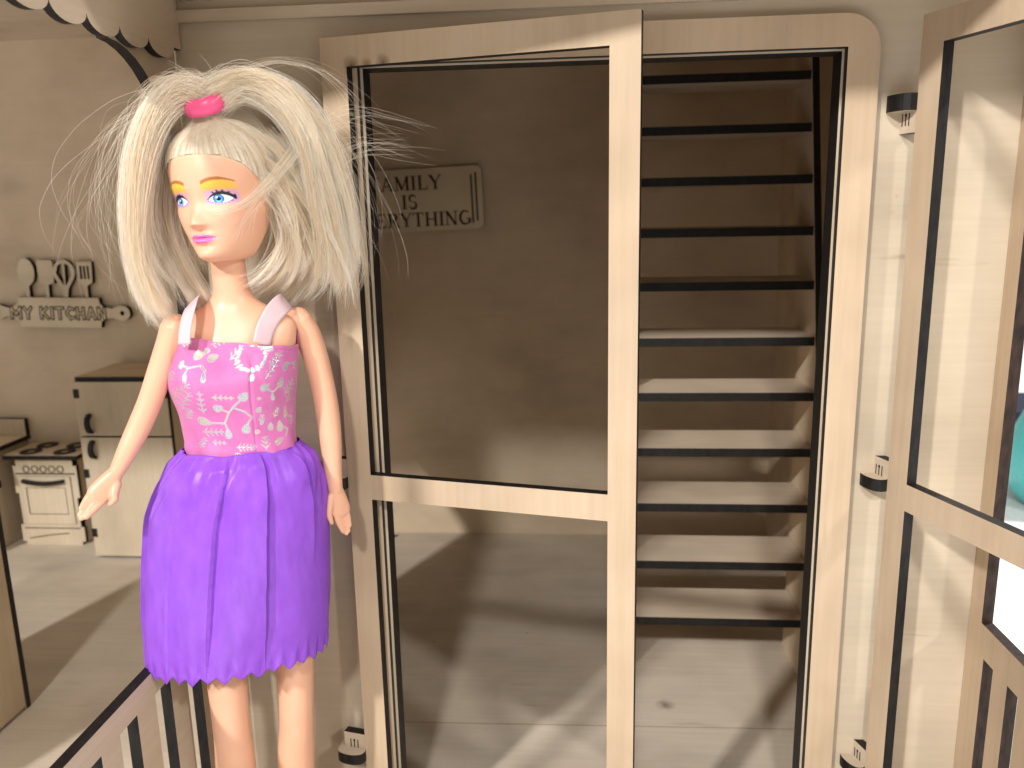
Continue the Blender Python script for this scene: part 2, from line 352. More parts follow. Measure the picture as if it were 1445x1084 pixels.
# kitchen sign: rolling-pin board with hanging utensils
ks = thing('kitchen_sign', (-43.6, 35.1, 19.4), 'rolling pin shaped kitchen sign with utensils on top, on the kitchen wall', 'sign')
ko = np.array([-43.65, 34.75, 19.42]); tl = R(-1.2)
kx = np.array([math.cos(tl), 0, math.sin(tl)]); ky = np.array([-math.sin(tl), 0, math.cos(tl)])
def kp(name, outl, holes=(), t=.5, par=None, off=0):
    return plate(name, outl, holes, t, ko+np.array([0, off, 0]), kx, ky, (0, 1, 0), [WSIGN, CHAR], par or ks)
pin = [(-3.55, -1.25), (3.55, -1.25)]+[(3.62, -.75), (3.95, -.5), (4.6, -.38), (5.3, -.62)]+arcp(5.55, 0, .62, -90, 90, 8)+[(5.3, .62), (4.6, .38), (3.95, .5), (3.62, .75), (3.55, 1.25), (-3.55, 1.25), (-3.62, .75), (-3.95, .5), (-4.6, .38), (-5.3, .62)]+arcp(-5.55, 0, .62, 90, 270, 8)+[(-5.3, -.62), (-4.6, -.38), (-3.95, -.5), (-3.62, -.75)]
kp('board', pin, [arcp(5.5, 0, .2, 0, 324, 9), arcp(-5.5, 0, .2, 0, 324, 9)])
kp('spoon', [(-2.78, 1.27), (-2.5, 1.27), (-2.48, 2.2)]+arcp(-2.62, 3.35, .75, -65, 245, 14, 1.15)+[(-2.76, 2.2)], off=.1)
kp('spatula', [(-1.02, 1.27), (-.78, 1.27), (-.76, 2.3), (-.25, 2.45), (-.2, 4.2), (-.35, 4.35), (-1.5, 4.35), (-1.62, 4.2), (-1.55, 2.45), (-1.05, 2.3)], off=.1)
wh = [(.5, 1.27), (.85, 1.27), (.98, 2.0)]+arcp(.7, 3.35, .95, -30, 210, 14, 1.05)+[(.4, 2.0)]
whisk = kp('whisk', wh, [[(.55, 2.3), (.63, 2.3), (.6, 4.1), (.2, 3.9), (.0, 3.3)], [(.85, 2.3), (1.35, 3.2), (1.2, 3.9), (.82, 4.1), (.75, 2.3)]], off=.1)
kp('slotted_turner', [(2.38, 1.27), (2.62, 1.27), (2.64, 2.25), (3.1, 2.5), (3.2, 4.25), (1.8, 4.25), (1.9, 2.5), (2.36, 2.25)], [rect(2.1, 2.8, 2.3, 3.9), rect(2.42, 2.8, 2.6, 3.9), rect(2.74, 2.8, 2.92, 3.9)], off=.1)
def fat_letter(ch):
    B = {'M': [(0, 0, 0, 1), (0, 1, .45, .35), (.45, .35, .9, 1), (.9, 1, .9, 0)], 'Y': [(0, 1, .35, .5), (.7, 1, .35, .5), (.35, .5, .35, 0)],
         'K': [(0, 0, 0, 1), (0, .45, .6, 1), (.15, .55, .65, 0)], 'I': [(.05, 0, .05, 1)], 'T': [(.35, 0, .35, 1), (0, 1, .7, 1)],
         'C': [(.65, .9, .3, 1), (.3, 1, 0, .6), (0, .6, 0, .4), (0, .4, .3, 0), (.3, 0, .65, .1)], 'H': [(0, 0, 0, 1), (.6, 0, .6, 1), (0, .5, .6, .5)],
         'A': [(0, 0, .35, 1), (.35, 1, .7, 0), (.15, .35, .55, .35)], 'N': [(0, 0, 0, 1), (0, 1, .6, 0), (.6, 0, .6, 1)]}.get(ch, [])
    wd = max([max(b[0], b[2]) for b in B] or [.2])+.32
    return [bar(*b, FATW[0], FATW[0]*.5) for b in B], wd
FATW = [.36]; P1 = layout('MY KITCHAN', fat_letter, .86, 0, -.05, .1)
strokes_mesh('lettering', P1, ko, kx, ky, (0, 1, 0), .01, ENGR, ks, .01)
FATW[0] = .13; P2 = layout('MY KITCHAN', fat_letter, .86, 0, -.05, .1)
strokes_mesh('lettering_core', P2, ko, kx, ky, (0, 1, 0), .01, WSIGN, ks, .024)

# ------------------------------------------------------------------ kitchen furniture
fr = thing('refrigerator', (-35.6, 32, 0), 'two door plywood toy refrigerator with dark curved handles', 'refrigerator')
fm = [WFURN, CHAR]
box('side_panel', -39.2, -38.8, 29.35, 34.9, .05, 14.7, fm, fr, 'X'); box('side_panel', -32.3, -31.9, 29.35, 34.9, .05, 14.7, fm, fr, 'X')
box('top_panel', -39.35, -31.75, 29.1, 34.95, 14.72, 15.05, [WBACK, CHAR], fr, 'Z'); box('back_panel', -38.75, -32.35, 34.5, 34.9, .05, 14.7, fm, fr, 'Y')
for z0, z1, hz in ((.25, 10.22, (8.5, 10.0)), (10.36, 14.68, (10.55, 12.15))):
    d = box('door', -39.4, -31.9, 28.9, 29.3, z0, z1, fm, fr, 'Y')
    zc = (hz[0]+hz[1])/2; hh = (hz[1]-hz[0])/2
    arc = [(28.88-.62*math.cos(R(q)), zc+hh*math.sin(R(q))) for q in range(-90, 91, 15)]
    arc += [(28.88-.34*math.cos(R(q)), zc+hh*.72*math.sin(R(q))) for q in range(90, -91, -15)]
    plate('handle', arc, (), .34, (-38.55, 0, 0), (0, 1, 0), (0, 0, 1), (1, 0, 0), [CHAR, CHAR], d)
for x_ in (-39.46, -32.25):
    for z_ in (1.9, 6.9, 13.4): box('joint_tab', x_, x_+.42, 28.84, 29.2, z_, z_+.7, [CHAR, CHAR], fr, 'Y')

sv = thing('stove', (-44.8, 33, 0), 'small plywood toy stove with four burners and a row of five knobs', 'stove')
box('side_panel', -47.35, -46.95, 31.95, 35.0, .1, 7.55, fm, sv, 'X'); box('side_panel', -42.4, -42.0, 31.95, 35.0, .1, 7.55, fm, sv, 'X')
fp = [(-47.5, .3), (-47.2, .3), (-47.2, 0), (-42.2, 0), (-42.2, .3), (-41.9, .3), (-41.9, 1.6), (-42.15, 1.6), (-42.15, 4.2), (-41.9, 4.2), (-41.9, 7.0), (-42.2, 7.0), (-42.2, 7.6), (-47.2, 7.6), (-47.2, 7.0), (-47.5, 7.0), (-47.5, 4.6), (-47.25, 4.6), (-47.25, 1.8), (-47.5, 1.8)]
plate('front_panel', fp, (), .38, (0, 31.55, 0), mats=fm, parent=sv)
ct = box('cooktop', -48.0, -41.5, 31.2, 35.2, 7.62, 7.98, [WBACK, CHAR], sv, 'Z')
def ring(cx, cy, r0, r1, n=18): return arcp(cx, cy, r1, 0, 360*(n-1)/n, n-1), [arcp(cx, cy, r0, 0, 360*(n-1)/n, n-1)]
for bx, by in ((-46.2, 32.3), (-43.2, 32.3), (-46.0, 34.2), (-43.3, 34.2)):
    o_, h_ = ring(bx, by, .38, .85); b_ = plate('burner', [(p[0], p[1]*1) for p in o_], [h_[0]], .08, (0, 0, 7.99), (1, 0, 0), (0, 1, 0), (0, 0, 1), [CHAR, CHAR], sv)
for k in range(5):
    o_, h_ = ring(-46.3+k*.75, 6.72, .24, .31); plate('knob', o_, h_, .06, (0, 31.48, 0), mats=[ENGRL, ENGRL], parent=sv)
od = plate('oven_door', rect(-47.0, 1.9, -42.5, 6.1), [rect(-46.5, 2.75, -43.0, 5.15)], .1, (0, 31.44, 0), mats=fm, parent=sv)
plate('oven_window', rect(-46.42, 2.83, -43.08, 5.07), (), .06, (0, 31.47, 0), mats=[WFURN, CHAR], parent=od)
plate('handle', [(-46.6+3.6*q/12, 5.62-.2*math.sin(math.pi*q/12)) for q in range(13)]+[(-46.6+3.6*q/12, 5.88-.2*math.sin(math.pi*q/12)) for q in range(12, -1, -1)], (), .35, (0, 31.08, 0), mats=[CHAR, CHAR], parent=od)
for pl in ([rect(-47.3, 6.25, -42.1, 6.36)], [rect(-47.2, 1.45, -42.2, 1.53)], [bar(-46.9+.9*q, .55+.5*math.sin(q*.32), -46.0+.9*q, .55+.5*math.sin((q+1)*.32), .08) for q in range(4)]): strokes_mesh('engraved_line', pl, (0, 31.55, 0), (1, 0, 0), (0, 0, 1), (0, 1, 0), .01, ENGR, sv, .012)

cb = thing('counter_cabinet', (-52, 31, 0), 'low plywood counter cabinet with dark edged top beside the stove', 'cabinet')
box('side_panel', -49.0, -48.6, 27.6, 35.2, .05, 8.3, fm, cb, 'X'); box('side_panel', -57, -56.6, 27.6, 35.2, .05, 8.3, fm, cb, 'X')
box('front_panel', -57, -48.6, 27.2, 27.58, .05, 8.3, fm, cb, 'Y'); box('countertop', -57.3, -48.2, 26.8, 35.2, 8.32, 8.72, [WBACK, CHAR], cb, 'Z')
box('splashboard', -57.3, -48.2, 34.7, 35.2, 8.74, 10.2, fm, cb, 'Y')

bx = thing('storage_box', (-35, 2, 0), 'plain plywood kitchen unit at the near end of the kitchen floor, cropped by the frame', 'cabinet')
box('side_panel', -31.7, -31.3, -4, 8.75, .25, 13, fm, bx, 'X'); box('side_panel', -39, -38.6, -4, 8.75, .25, 13, fm, bx, 'X')
box('back_panel', -39, -31.3, 8.77, 9.15, .02, 13, fm, bx, 'Y'); box('top_panel', -39.2, -31.1, -4.2, 9.3, 13.02, 13.42, fm, bx, 'Z')
box('foot', -31.68, -31.28, 4.6, 6.2, .02, .27, [CHAR, CHAR], bx, 'X'); box('foot', -31.68, -31.28, -3, -1.4, .02, .27, [CHAR, CHAR], bx, 'X')

# ------------------------------------------------------------------ things on the table beyond the porch opening
def lathe(name, prof, cx, cy, mat, parent=None, n=40, loc=None):
    V, F = [], []
    for r_, z_ in prof:
        for k in range(n): a = 2*math.pi*k/n; V.append((cx+r_*math.cos(a), cy+r_*math.sin(a), z_))
    for i in range(len(prof)-1):
        for k in range(n): F.append((i*n+k, i*n+(k+1) % n, (i+1)*n+(k+1) % n, (i+1)*n+k))
    F.append(list(range(n))[::-1]); F.append([(len(prof)-1)*n+k for k in range(n)])
    return mesh(name, V, F, mat, parent, smooth=True, loc=loc)
tv = thing('teal_jug', (46, 47, -1.2), 'teal rounded plastic jug on the white table outside the porch opening', 'jug')
lathe('body', [(2.6, -1.2), (4.6, -.9), (5.6, .6), (5.9, 2.6), (5.6, 5), (4.6, 7.4), (3.4, 9.2), (2.9, 11), (3.0, 13)], 46, 47, TEAL, tv)
lathe('spout', [(3.05, 13.02), (3.3, 13.4), (3.2, 14.0), (2.6, 14.2)], 46, 47, TEAL, tv)
V_, F_ = [], []
bx2 = thing('folded_cloth', (50, 66, -1.2), 'dark folded cloth lying beside the teal jug', 'cloth')
for k in range(3): plate('fold', rrect(44+.4*k, 62, 56-.3*k, 72, 1.5), (), 1.7, (0, 0, -1.2+1.75*k), (1, 0, 0), (0, 1, 0), (0, 0, 1), [NAVY, NAVY], bx2)

# ------------------------------------------------------------------ doll
# local frame of the doll: lx to the viewer's right, ly away, lz up; placed on the porch floor in front of the left door
D0 = np.array([-11.7, -4.0, 0.0]); _a = R(24.2)
DR = np.array([math.cos(_a), math.sin(_a), 0]); DA = np.array([-math.sin(_a), math.cos(_a), 0]); DZ = np.array([0, 0, 1.0])
def DW(P):
    P = np.asarray(P, float); return D0+P[..., 0:1]*DR+P[..., 1:2]*DA+P[..., 2:3]*DZ
def catmull(P, n):
    P = np.asarray(P, float); P = np.vstack([2*P[0]-P[1], P, 2*P[-1]-P[-2]]); m = len(P)-3
    t = np.linspace(0, m-1e-6, n); i = t.astype(int); f = (t-i)[:, None]
    a, b, c, d = P[i], P[i+1], P[i+2], P[i+3]
    return .5*((2*b)+(-a+c)*f+(2*a-5*b+4*c-d)*f**2+(-a+3*b-3*c+d)*f**3)
def tube_geo(pts, n=40, k=28, flat=None):
    """pts: rows (x, y, z, r) or (x, y, z, r_side, r_depth) swept smoothly; rounded ends"""
    Q = catmull(pts, n); c = Q[:, :3]; ra = Q[:, 3]; rb = Q[:, 4] if Q.shape[1] > 4 else ra
    tan = np.gradient(c, axis=0); tan /= np.linalg.norm(tan, axis=1)[:, None]
    ref = np.array([0, 1.0, 0]) if flat is None else np.array(flat, float)
    u = np.cross(tan, ref); u /= np.linalg.norm(u, axis=1)[:, None]; v = np.cross(u, tan)
    # hemispherical caps
    ring = []; th = np.linspace(0, 2*math.pi, k, endpoint=False)
    def addring(cc, uu, vv, a, b): ring.append(cc+np.outer(np.cos(th), uu)*a+np.outer(np.sin(th), vv)*b)
    for q in (80, 55, 30): addring(c[0]-tan[0]*min(ra[0], rb[0])*math.sin(R(q)), u[0], v[0], ra[0]*math.cos(R(q)), rb[0]*math.cos(R(q)))
    for i in range(n): addring(c[i], u[i], v[i], ra[i], rb[i])
    for q in (30, 55, 80): addring(c[-1]+tan[-1]*min(ra[-1], rb[-1])*math.sin(R(q)), u[-1], v[-1], ra[-1]*math.cos(R(q)), rb[-1]*math.cos(R(q)))
    V = np.vstack(ring); F = []
    for i in range(len(ring)-1):
        for j in range(k): F.append((i*k+j, i*k+(j+1) % k, (i+1)*k+(j+1) % k, (i+1)*k+j))
    F.append(tuple(range(k))[::-1]); F.append(tuple((len(ring)-1)*k+j for j in range(k)))
    return V, F
def fuse(parts, voxel, smooth=6):
    """union of overlapping closed shapes into one continuous skin"""
    V, F, b = [], [], 0
    for v, f in parts: V.append(v); F += [tuple(q+b for q in ff) for ff in f]; b += len(v)
    V = np.vstack(V)
    me = bpy.data.meshes.new('tmp'); me.from_pydata(V.tolist(), [], F); me.update()
    import bmesh
    bm = bmesh.new(); bm.from_mesh(me); bmesh.ops.recalc_face_normals(bm, faces=bm.faces); bm.to_mesh(me); bm.free()
    o = bpy.data.objects.new('tmp', me); C.objects.link(o)
    m = o.modifiers.new('r', 'REMESH'); m.mode = 'VOXEL'; m.voxel_size = voxel
    s = o.modifiers.new('s', 'SMOOTH'); s.factor = .5; s.iterations = smooth
    dg = bpy.context.evaluated_depsgraph_get(); e = o.evaluated_get(dg); em = e.to_mesh()
    n = len(em.vertices); co = np.empty(n*3); em.vertices.foreach_get('co', co)
    F = [tuple(p.vertices) for p in em.polygons]; e.to_mesh_clear()
    bpy.data.objects.remove(o); bpy.data.meshes.remove(me)
    return co.reshape(-1, 3), F

# --- doll materials
def skin_mat(name, attrn=None):
    m, nt, N, L, b = new_mat(name)
    if attrn:
        a = N.new('ShaderNodeAttribute'); a.attribute_name = attrn; col = a.outputs['Color']
        L.new(col, b.inputs['Base Color'])
        a2 = N.new('ShaderNodeAttribute'); a2.attribute_name = 'gloss'
        L.new(mathn(N, L, 'SUBTRACT', .44, mathn(N, L, 'MULTIPLY', a2.outputs['Fac'], .28)), b.inputs['Roughness'])
    else:
        tc = N.new('ShaderNodeTexCoord'); n = noise(N, L, tc.outputs['Object'], 60, 2)
        L.new(ramp(N, L, n, [(.3, (.74, .40, .26)), (.7, (.78, .44, .295))]), b.inputs['Base Color'])
        b.inputs['Roughness'].default_value = .35
    b.inputs['Specular IOR Level'].default_value = .38
    b.inputs['Subsurface Weight'].default_value = .12; b.inputs['Subsurface Radius'].default_value = (.004, .0018, .001)
    b.inputs['Subsurface Scale'].default_value = 1.0
    return m
SKIN = skin_mat('doll_vinyl'); FACE = skin_mat('doll_face_vinyl', 'paint')
SKINC = np.array([.76, .42, .278])

def cloth_weave(N, L, b, scale=2600, strength=.25, dist=.00015):
    tc = N.new('ShaderNodeTexCoord')
    mp = N.new('ShaderNodeMapping'); mp.inputs['Rotation'].default_value = (0, 0, .4); L.new(tc.outputs['UV'], mp.inputs[0])
    w1 = N.new('ShaderNodeTexWave'); w1.bands_direction = 'X'; w1.inputs['Scale'].default_value = scale; L.new(mp.outputs[0], w1.inputs[0])
    w2 = N.new('ShaderNodeTexWave'); w2.bands_direction = 'Y'; w2.inputs['Scale'].default_value = scale; L.new(mp.outputs[0], w2.inputs[0])
    h = mathn(N, L, 'ADD', w1.outputs['Fac'], w2.outputs['Fac'])
    wr = noise(N, L, tc.outputs['Object'], 1, 4, .6, (230, 230, 90))
    h = mathn(N, L, 'ADD', mathn(N, L, 'MULTIPLY', h, .12), wr)
    bp = N.new('ShaderNodeBump'); bp.inputs['Strength'].default_value = strength; bp.inputs['Distance'].default_value = dist
    L.new(h, bp.inputs['Height']); L.new(bp.outputs[0], b.inputs['Normal'])
    return wr
def satin(name, c0, c1, rough, weave, sheen=.3):
    m, nt, N, L, b = new_mat(name)
    wr = cloth_weave(N, L, b, weave, .5, .0008)
    L.new(ramp(N, L, wr, [(.3, c0), (.7, c1)]), b.inputs['Base Color'])
    b.inputs['Roughness'].default_value = rough; b.inputs['Specular IOR Level'].default_value = .5
    b.inputs['Sheen Weight'].default_value = sheen; b.inputs['Sheen Roughness'].default_value = .4
    b.inputs['Sheen Tint'].default_value = (*c1, 1)
    b.inputs['Anisotropic'].default_value = .5
    b.inputs['Coat Weight'].default_value = .11; b.inputs['Coat Roughness'].default_value = .25
    return m
PURPLE = satin('purple_satin', (.25, .055, .60), (.33, .085, .74), .34, 30, .15)
STRAP = satin('pale_pink_ribbon', (.84, .58, .64), (.88, .66, .71), .3, 60, .2)
def bodice_mat():
    m, nt, N, L, b = new_mat('pink_satin_foil_print')
    a = N.new('ShaderNodeAttribute'); a.attribute_name = 'foil'; f = a.outputs['Fac']
    wr = cloth_weave(N, L, b, 50, .35, .0006)
    pink = ramp(N, L, wr, [(.3, (.58, .13, .37)), (.7, (.68, .18, .45))])
    tc = N.new('ShaderNodeTexCoord'); nz = noise(N, L, tc.outputs['Object'], 120, 2)
    foil = ramp(N, L, nz, [(.3, (.66, .70, .71)), (.5, (.64, .80, .82)), (.62, (.80, .76, .62)), (.75, (.52, .70, .76))])
    L.new(mixc(N, L, f, pink, foil), b.inputs['Base Color'])
    L.new(f, b.inputs['Metallic'])
    L.new(mathn(N, L, 'SUBTRACT', .36, mathn(N, L, 'MULTIPLY', f, .12)), b.inputs['Roughness'])
    b.inputs['Sheen Weight'].default_value = .2; b.inputs['Specular IOR Level'].default_value = .5
    return m
BODICE = bodice_mat()
def hair_mat():
    m, nt, N, L, b = new_mat('blonde_doll_hair')
    hi = N.new('ShaderNodeAttribute'); hi.attribute_name = 'tint'
    L.new(ramp(N, L, hi.outputs['Fac'], [(0, (.72, .56, .39)), (.35, (.91, .81, .66)), (.65, (.95, .90, .80)), (1, (.98, .96, .92))]), b.inputs['Base Color'])
    b.inputs['Roughness'].default_value = .32; b.inputs['Specular IOR Level'].default_value = .55
    tr = N.new('ShaderNodeBsdfTranslucent'); tr.inputs[0].default_value = (.94, .84, .66, 1)
    mx = N.new('ShaderNodeMixShader'); mx.inputs[0].default_value = .38
    L.new(b.outputs[0], mx.inputs[1]); L.new(tr.outputs[0], mx.inputs[2]); L.new(mx.outputs[0], N['Material Output'].inputs[0])
    return m
HAIR = hair_mat()
TIE = plain('pink_elastic', (.85, .10, .26), .35)

doll = thing('fashion_doll', tuple(D0), 'blonde fashion doll in pink foil print top and purple skirt standing by the door', 'doll')

# --- body: torso, neck and legs in one skin
yawb = R(-14)                                                   # torso turned a little to the viewer's left
def yrot(P, a, c=(0, 0)):
    P = np.array(P, float); x, y = P[..., 0]-c[0], P[..., 1]-c[1]
    P[..., 0] = c[0]+x*math.cos(a)-y*math.sin(a); P[..., 1] = c[1]+x*math.sin(a)+y*math.cos(a); return P
def loft(secs, k=40, n=60):
    S = catmull(secs, n); th = np.linspace(0, 2*math.pi, k, endpoint=False); V = []
    for cx, cy, z, a, b in S: V.append(np.c_[cx+a*np.cos(th), cy+b*np.sin(th), np.full(k, z)])
    V = np.vstack(V); F = []
    for i in range(n-1):
        for j in range(k): F.append((i*k+j, i*k+(j+1) % k, (i+1)*k+(j+1) % k, (i+1)*k+j))
    F.append(tuple(range(k))[::-1]); F.append(tuple((n-1)*k+j for j in range(k)))
    return V, F
torso = loft([(.05, 0, 13.2, 1.6, 1.0), (.05, 0, 15.5, 2.0, 1.3), (.05, 0, 17.5, 1.85, 1.2), (.08, 0, 19.3, 1.55, .95), (.12, -.05, 20.8, 1.7, 1.05),
              (.2, -.1, 22.0, 1.85, 1.15), (.26, -.05, 22.9, 1.95, 1.0), (.27, .02, 23.5, 1.95, .82), (.27, .08, 23.85, 1.55, .72), (.25, .12, 24.12, 1.0, .64),
              (.22, .14, 24.4, .68, .60), (.2, .12, 24.8, .57, .56), (.18, .08, 25.4, .55, .55), (.17, .05, 26.2, .56, .56)], 44, 90)
torso = (yrot(torso[0], yawb, (.2, .1)), torso[1])
legL = tube_geo([(-.85, 0, 15.5, .95), (-1.02, 0, 13.2, .86), (-1.13, 0, 11.4, .73), (-1.16, -.04, 10.0, .68), (-1.17, -.06, 9.0, .655), (-1.17, -.02, 8.2, .665), (-1.17, .1, 6.9, .72), (-1.17, .12, 5.4, .62), (-1.16, .06, 3.4, .40), (-1.16, .05, 2.3, .36)], 50)
legR = tube_geo([(.95, 0, 15.5, .95), (1.1, 0, 13.2, .84), (1.22, 0, 11.4, .71), (1.2, -.04, 10.0, .655), (1.14, -.06, 9.0, .63), (1.1, -.02, 8.2, .64), (1.0, .1, 6.9, .69), (.96, .12, 5.4, .6), (.93, .06, 3.4, .39), (.92, .05, 2.3, .36)], 50)
def foot(x): return tube_geo([(x, .1, 2.5, .36), (x, .05, 1.7, .36), (x, -.35, 1.05, .38), (x, -.95, .5, .40), (x, -1.5, .34, .32), (x, -1.8, .3, .26)], 24, 20)
bV, bF = fuse([torso, legL, legR, foot(-1.16), foot(.92)], .085, 5)
mesh('body', DW(bV), bF, SKIN, doll, smooth=True)

# --- arms (own moulded pieces with a seam at the shoulder)
def hand(wrist, d, side, nrm, L=1.75, spread=.0, thumb=(.5, .75)):
    """palm with four fingers of unequal length and a thumb; d: finger direction, side: towards the thumb, nrm: palm normal"""
    wrist, d, side, nrm = (np.array(q, float) for q in (wrist, d, side, nrm))
    for v in (d, side, nrm): v /= np.linalg.norm(v)
    parts = [tube_geo([(*(wrist), .25, .22), (*(wrist+d*.35), .32, .20), (*(wrist+d*.75), .37, .18), (*(wrist+d*.95), .35, .17)], 16, 20, flat=nrm)]
    for k, (o, ln) in enumerate(((.22, .80), (.075, .92), (-.075, .86), (-.21, .68))):
        b = wrist+d*.78+side*o; e = d+side*spread*(1.5-k)*.5
        curl = nrm*.07
        parts.append(tube_geo([(*b, .125), (*(b+e*ln*.35-curl*.2), .115), (*(b+e*ln*.7+curl*.4-side*o*.12), .105), (*(b+e*ln+curl*1.4-side*o*.3), .085)], 12, 12))
    b = wrist+d*.28+side*.24
    parts.append(tube_geo([(*b, .16), (*(b+d*.3+side*.16+nrm*.05), .14), (*(b+d*thumb[0]+side*.26+nrm*.08), .118), (*(b+d*thumb[1]+side*.24+nrm*.08), .085)], 12, 14))
    return parts
aL = tube_geo([(-1.62, .12, 23.45, .50), (-1.82, .08, 23.0, .45), (-2.18, .05, 22.2, .405), (-2.6, 0, 21.2, .385), (-3.0, -.1, 20.4, .375), (-3.4, -.25, 19.7, .33), (-3.72, -.38, 19.15, .265), (-3.85, -.43, 18.95, .245)], 40)
hL = hand((-3.83, -.42, 18.98), (-.66, -.22, -.72), (.72, -.30, -.62), (-.1, -.9, .1), thumb=(.38, .58))
V_, F_ = fuse([aL]+hL, .035, 4); mesh('arm', DW(V_), F_, SKIN, doll, smooth=True)
aR = tube_geo([(2.28, .2, 23.42, .52), (2.55, .16, 22.95, .47), (2.76, .12, 22.2, .435), (2.93, .1, 21.3, .41), (3.03, .05, 20.3, .415), (3.07, -.05, 19.3, .39), (3.07, -.15, 18.3, .325), (3.09, -.2, 17.6, .275), (3.1, -.22, 17.4, .265)], 40)
hR = hand((3.1, -.22, 17.45), (.16, -.08, -1), (-.95, -.35, -.1), (.3, -.95, 0), thumb=(.52, .86))
V_, F_ = fuse([aR]+hR, .035, 4); mesh('arm', DW(V_), F_, SKIN, doll, smooth=True)

# --- head
HC = np.array([.38, .05, 27.5]); HY = R(-38); HR_ = R(-3)
def HW(P):
    P = np.array(P, float); x, y, z = P[..., 0].copy(), P[..., 1].copy(), P[..., 2].copy()
    z = np.where(z < 0, z*.90, z); x *= 1.075; y *= 1.075
    x, z = x*math.cos(HR_)+z*math.sin(HR_), -x*math.sin(HR_)+z*math.cos(HR_)
    x, y = x*math.cos(HY)-y*math.sin(HY), x*math.sin(HY)+y*math.cos(HY)
    return np.stack([x, y, z], -1)+HC
prof = np.array([  # z, half width, front, back
 (-2.10, .02, .60, .10), (-2.09, .28, 1.02, .2), (-2.03, .50, 1.22, .24), (-1.90, .68, 1.34, .28), (-1.65, .87, 1.40, .36), (-1.25, 1.08, 1.43, .55), (-.8, 1.25, 1.45, .92), (-.35, 1.40, 1.46, 1.35),
 (0, 1.45, 1.46, 1.52), (.45, 1.50, 1.54, 1.62), (.95, 1.53, 1.56, 1.66), (1.4, 1.47, 1.46, 1.58), (1.8, 1.28, 1.22, 1.38), (2.15, .92, .85, 1.0), (2.34, .5, .45, .55), (2.40, .02, .02, .02)])
zz = np.interp(np.linspace(0, 1, 300), np.linspace(0, 1, len(prof)), prof[:, 0])
pp = catmull(prof, 300)
def head_at(i_f, phi):
    """i_f: row fraction 0..1 (array), phi: angle from the face's midline"""
    r = np.clip(i_f, 0, 1)*(len(pp)-1); i0 = np.clip(r.astype(int), 0, len(pp)-2); f = (r-i0)[..., None]
    q = pp[i0]*(1-f)+pp[i0+1]*f
    z, a, fr_, bk = q[..., 0], np.maximum(q[..., 1], .01), q[..., 2], q[..., 3]
    s, c = np.sin(phi), np.cos(phi)
    x = a*np.sign(s)*np.abs(s)**.94; y = np.where(c > 0, -fr_*np.abs(c)**.92, bk*np.abs(c))
    front = np.clip(c*1.6, 0, 1)
    g = lambda x0, z0, wx, wz: np.exp(-((x-x0)/wx)**2-((z-z0)/wz)**2)
    # nose: bridge, tip, wings
    nz = np.where(z < -.78, np.exp(-((z+.78)/.14)**2), np.exp(-((z+.78)/.36)**2))
    d = .29*nz*np.exp(-(x/(.17+.07*np.exp(-((z+.80)/.25)**2)))**2) + .045*(g(.17, -.82, .09, .09)+g(-.17, -.82, .09, .09))
    d += .045*np.exp(-(x/.24)**2)*np.exp(-((z+.15)/.4)**2)
    # lips and chin
    d += .13*g(0, -1.17, .30, .085)+.15*g(0, -1.36, .26, .095)-.07*np.exp(-((z+1.262)/.035)**2)*np.exp(-(x/.34)**2)-.05*g(0, -1.55, .3, .10)+.12*g(0, -1.86, .36, .2)
    d -= .04*np.exp(-(x/.06)**2)*np.exp(-((z+1.05)/.07)**2)
    # eye sockets, brow, cheeks
    d -= .13*(g(.66, .0, .40, .26)+g(-.66, .0, .40, .26)); d += .04*(g(.62, .0, .26, .15)+g(-.62, .0, .26, .15))
    d += .05*(g(.75, -.68, .45, .40)+g(-.75, -.68, .45, .40))+.03*(g(.6, .42, .4, .14)+g(-.6, .42, .4, .14))
    y = y-d*front
    return np.stack([x, y, z], -1)
ph = np.concatenate([np.linspace(-math.pi, -1.75, 40, endpoint=False), np.linspace(-1.75, 1.75, 360, endpoint=False), np.linspace(1.75, math.pi, 40, endpoint=False)])
rowsf = np.linspace(0, 1, 330)
Hg = head_at(np.repeat(rowsf, len(ph)), np.tile(ph, len(rowsf)))
def hairline_z(p):                                              # height of the rooted hairline by angle from the face's midline
    return np.interp(np.abs(p), (0, .35, .7, 1.0, 1.25, 1.45, 1.62, 1.8), (1.24, 1.21, 1.10, .90, .58, .12, -.6, -1.5))
PHV = np.tile(ph, len(rowsf))
x, yv, z = Hg[:, 0], Hg[:, 1], Hg[:, 2]
col = np.tile(SKINC, (len(x), 1)); gloss = np.zeros(len(x))
def sm(e0, e1, v): t = np.clip((v-e0)/(e1-e0), 0, 1); return t*t*(3-2*t)
def paint(mask, c, gl=0):
    global col, gloss
    mask = np.clip(mask, 0, 1)*(yv < -.15); col = col*(1-mask[:, None])+np.array(c)*mask[:, None]; gloss = np.maximum(gloss*(1-mask), mask*gl)
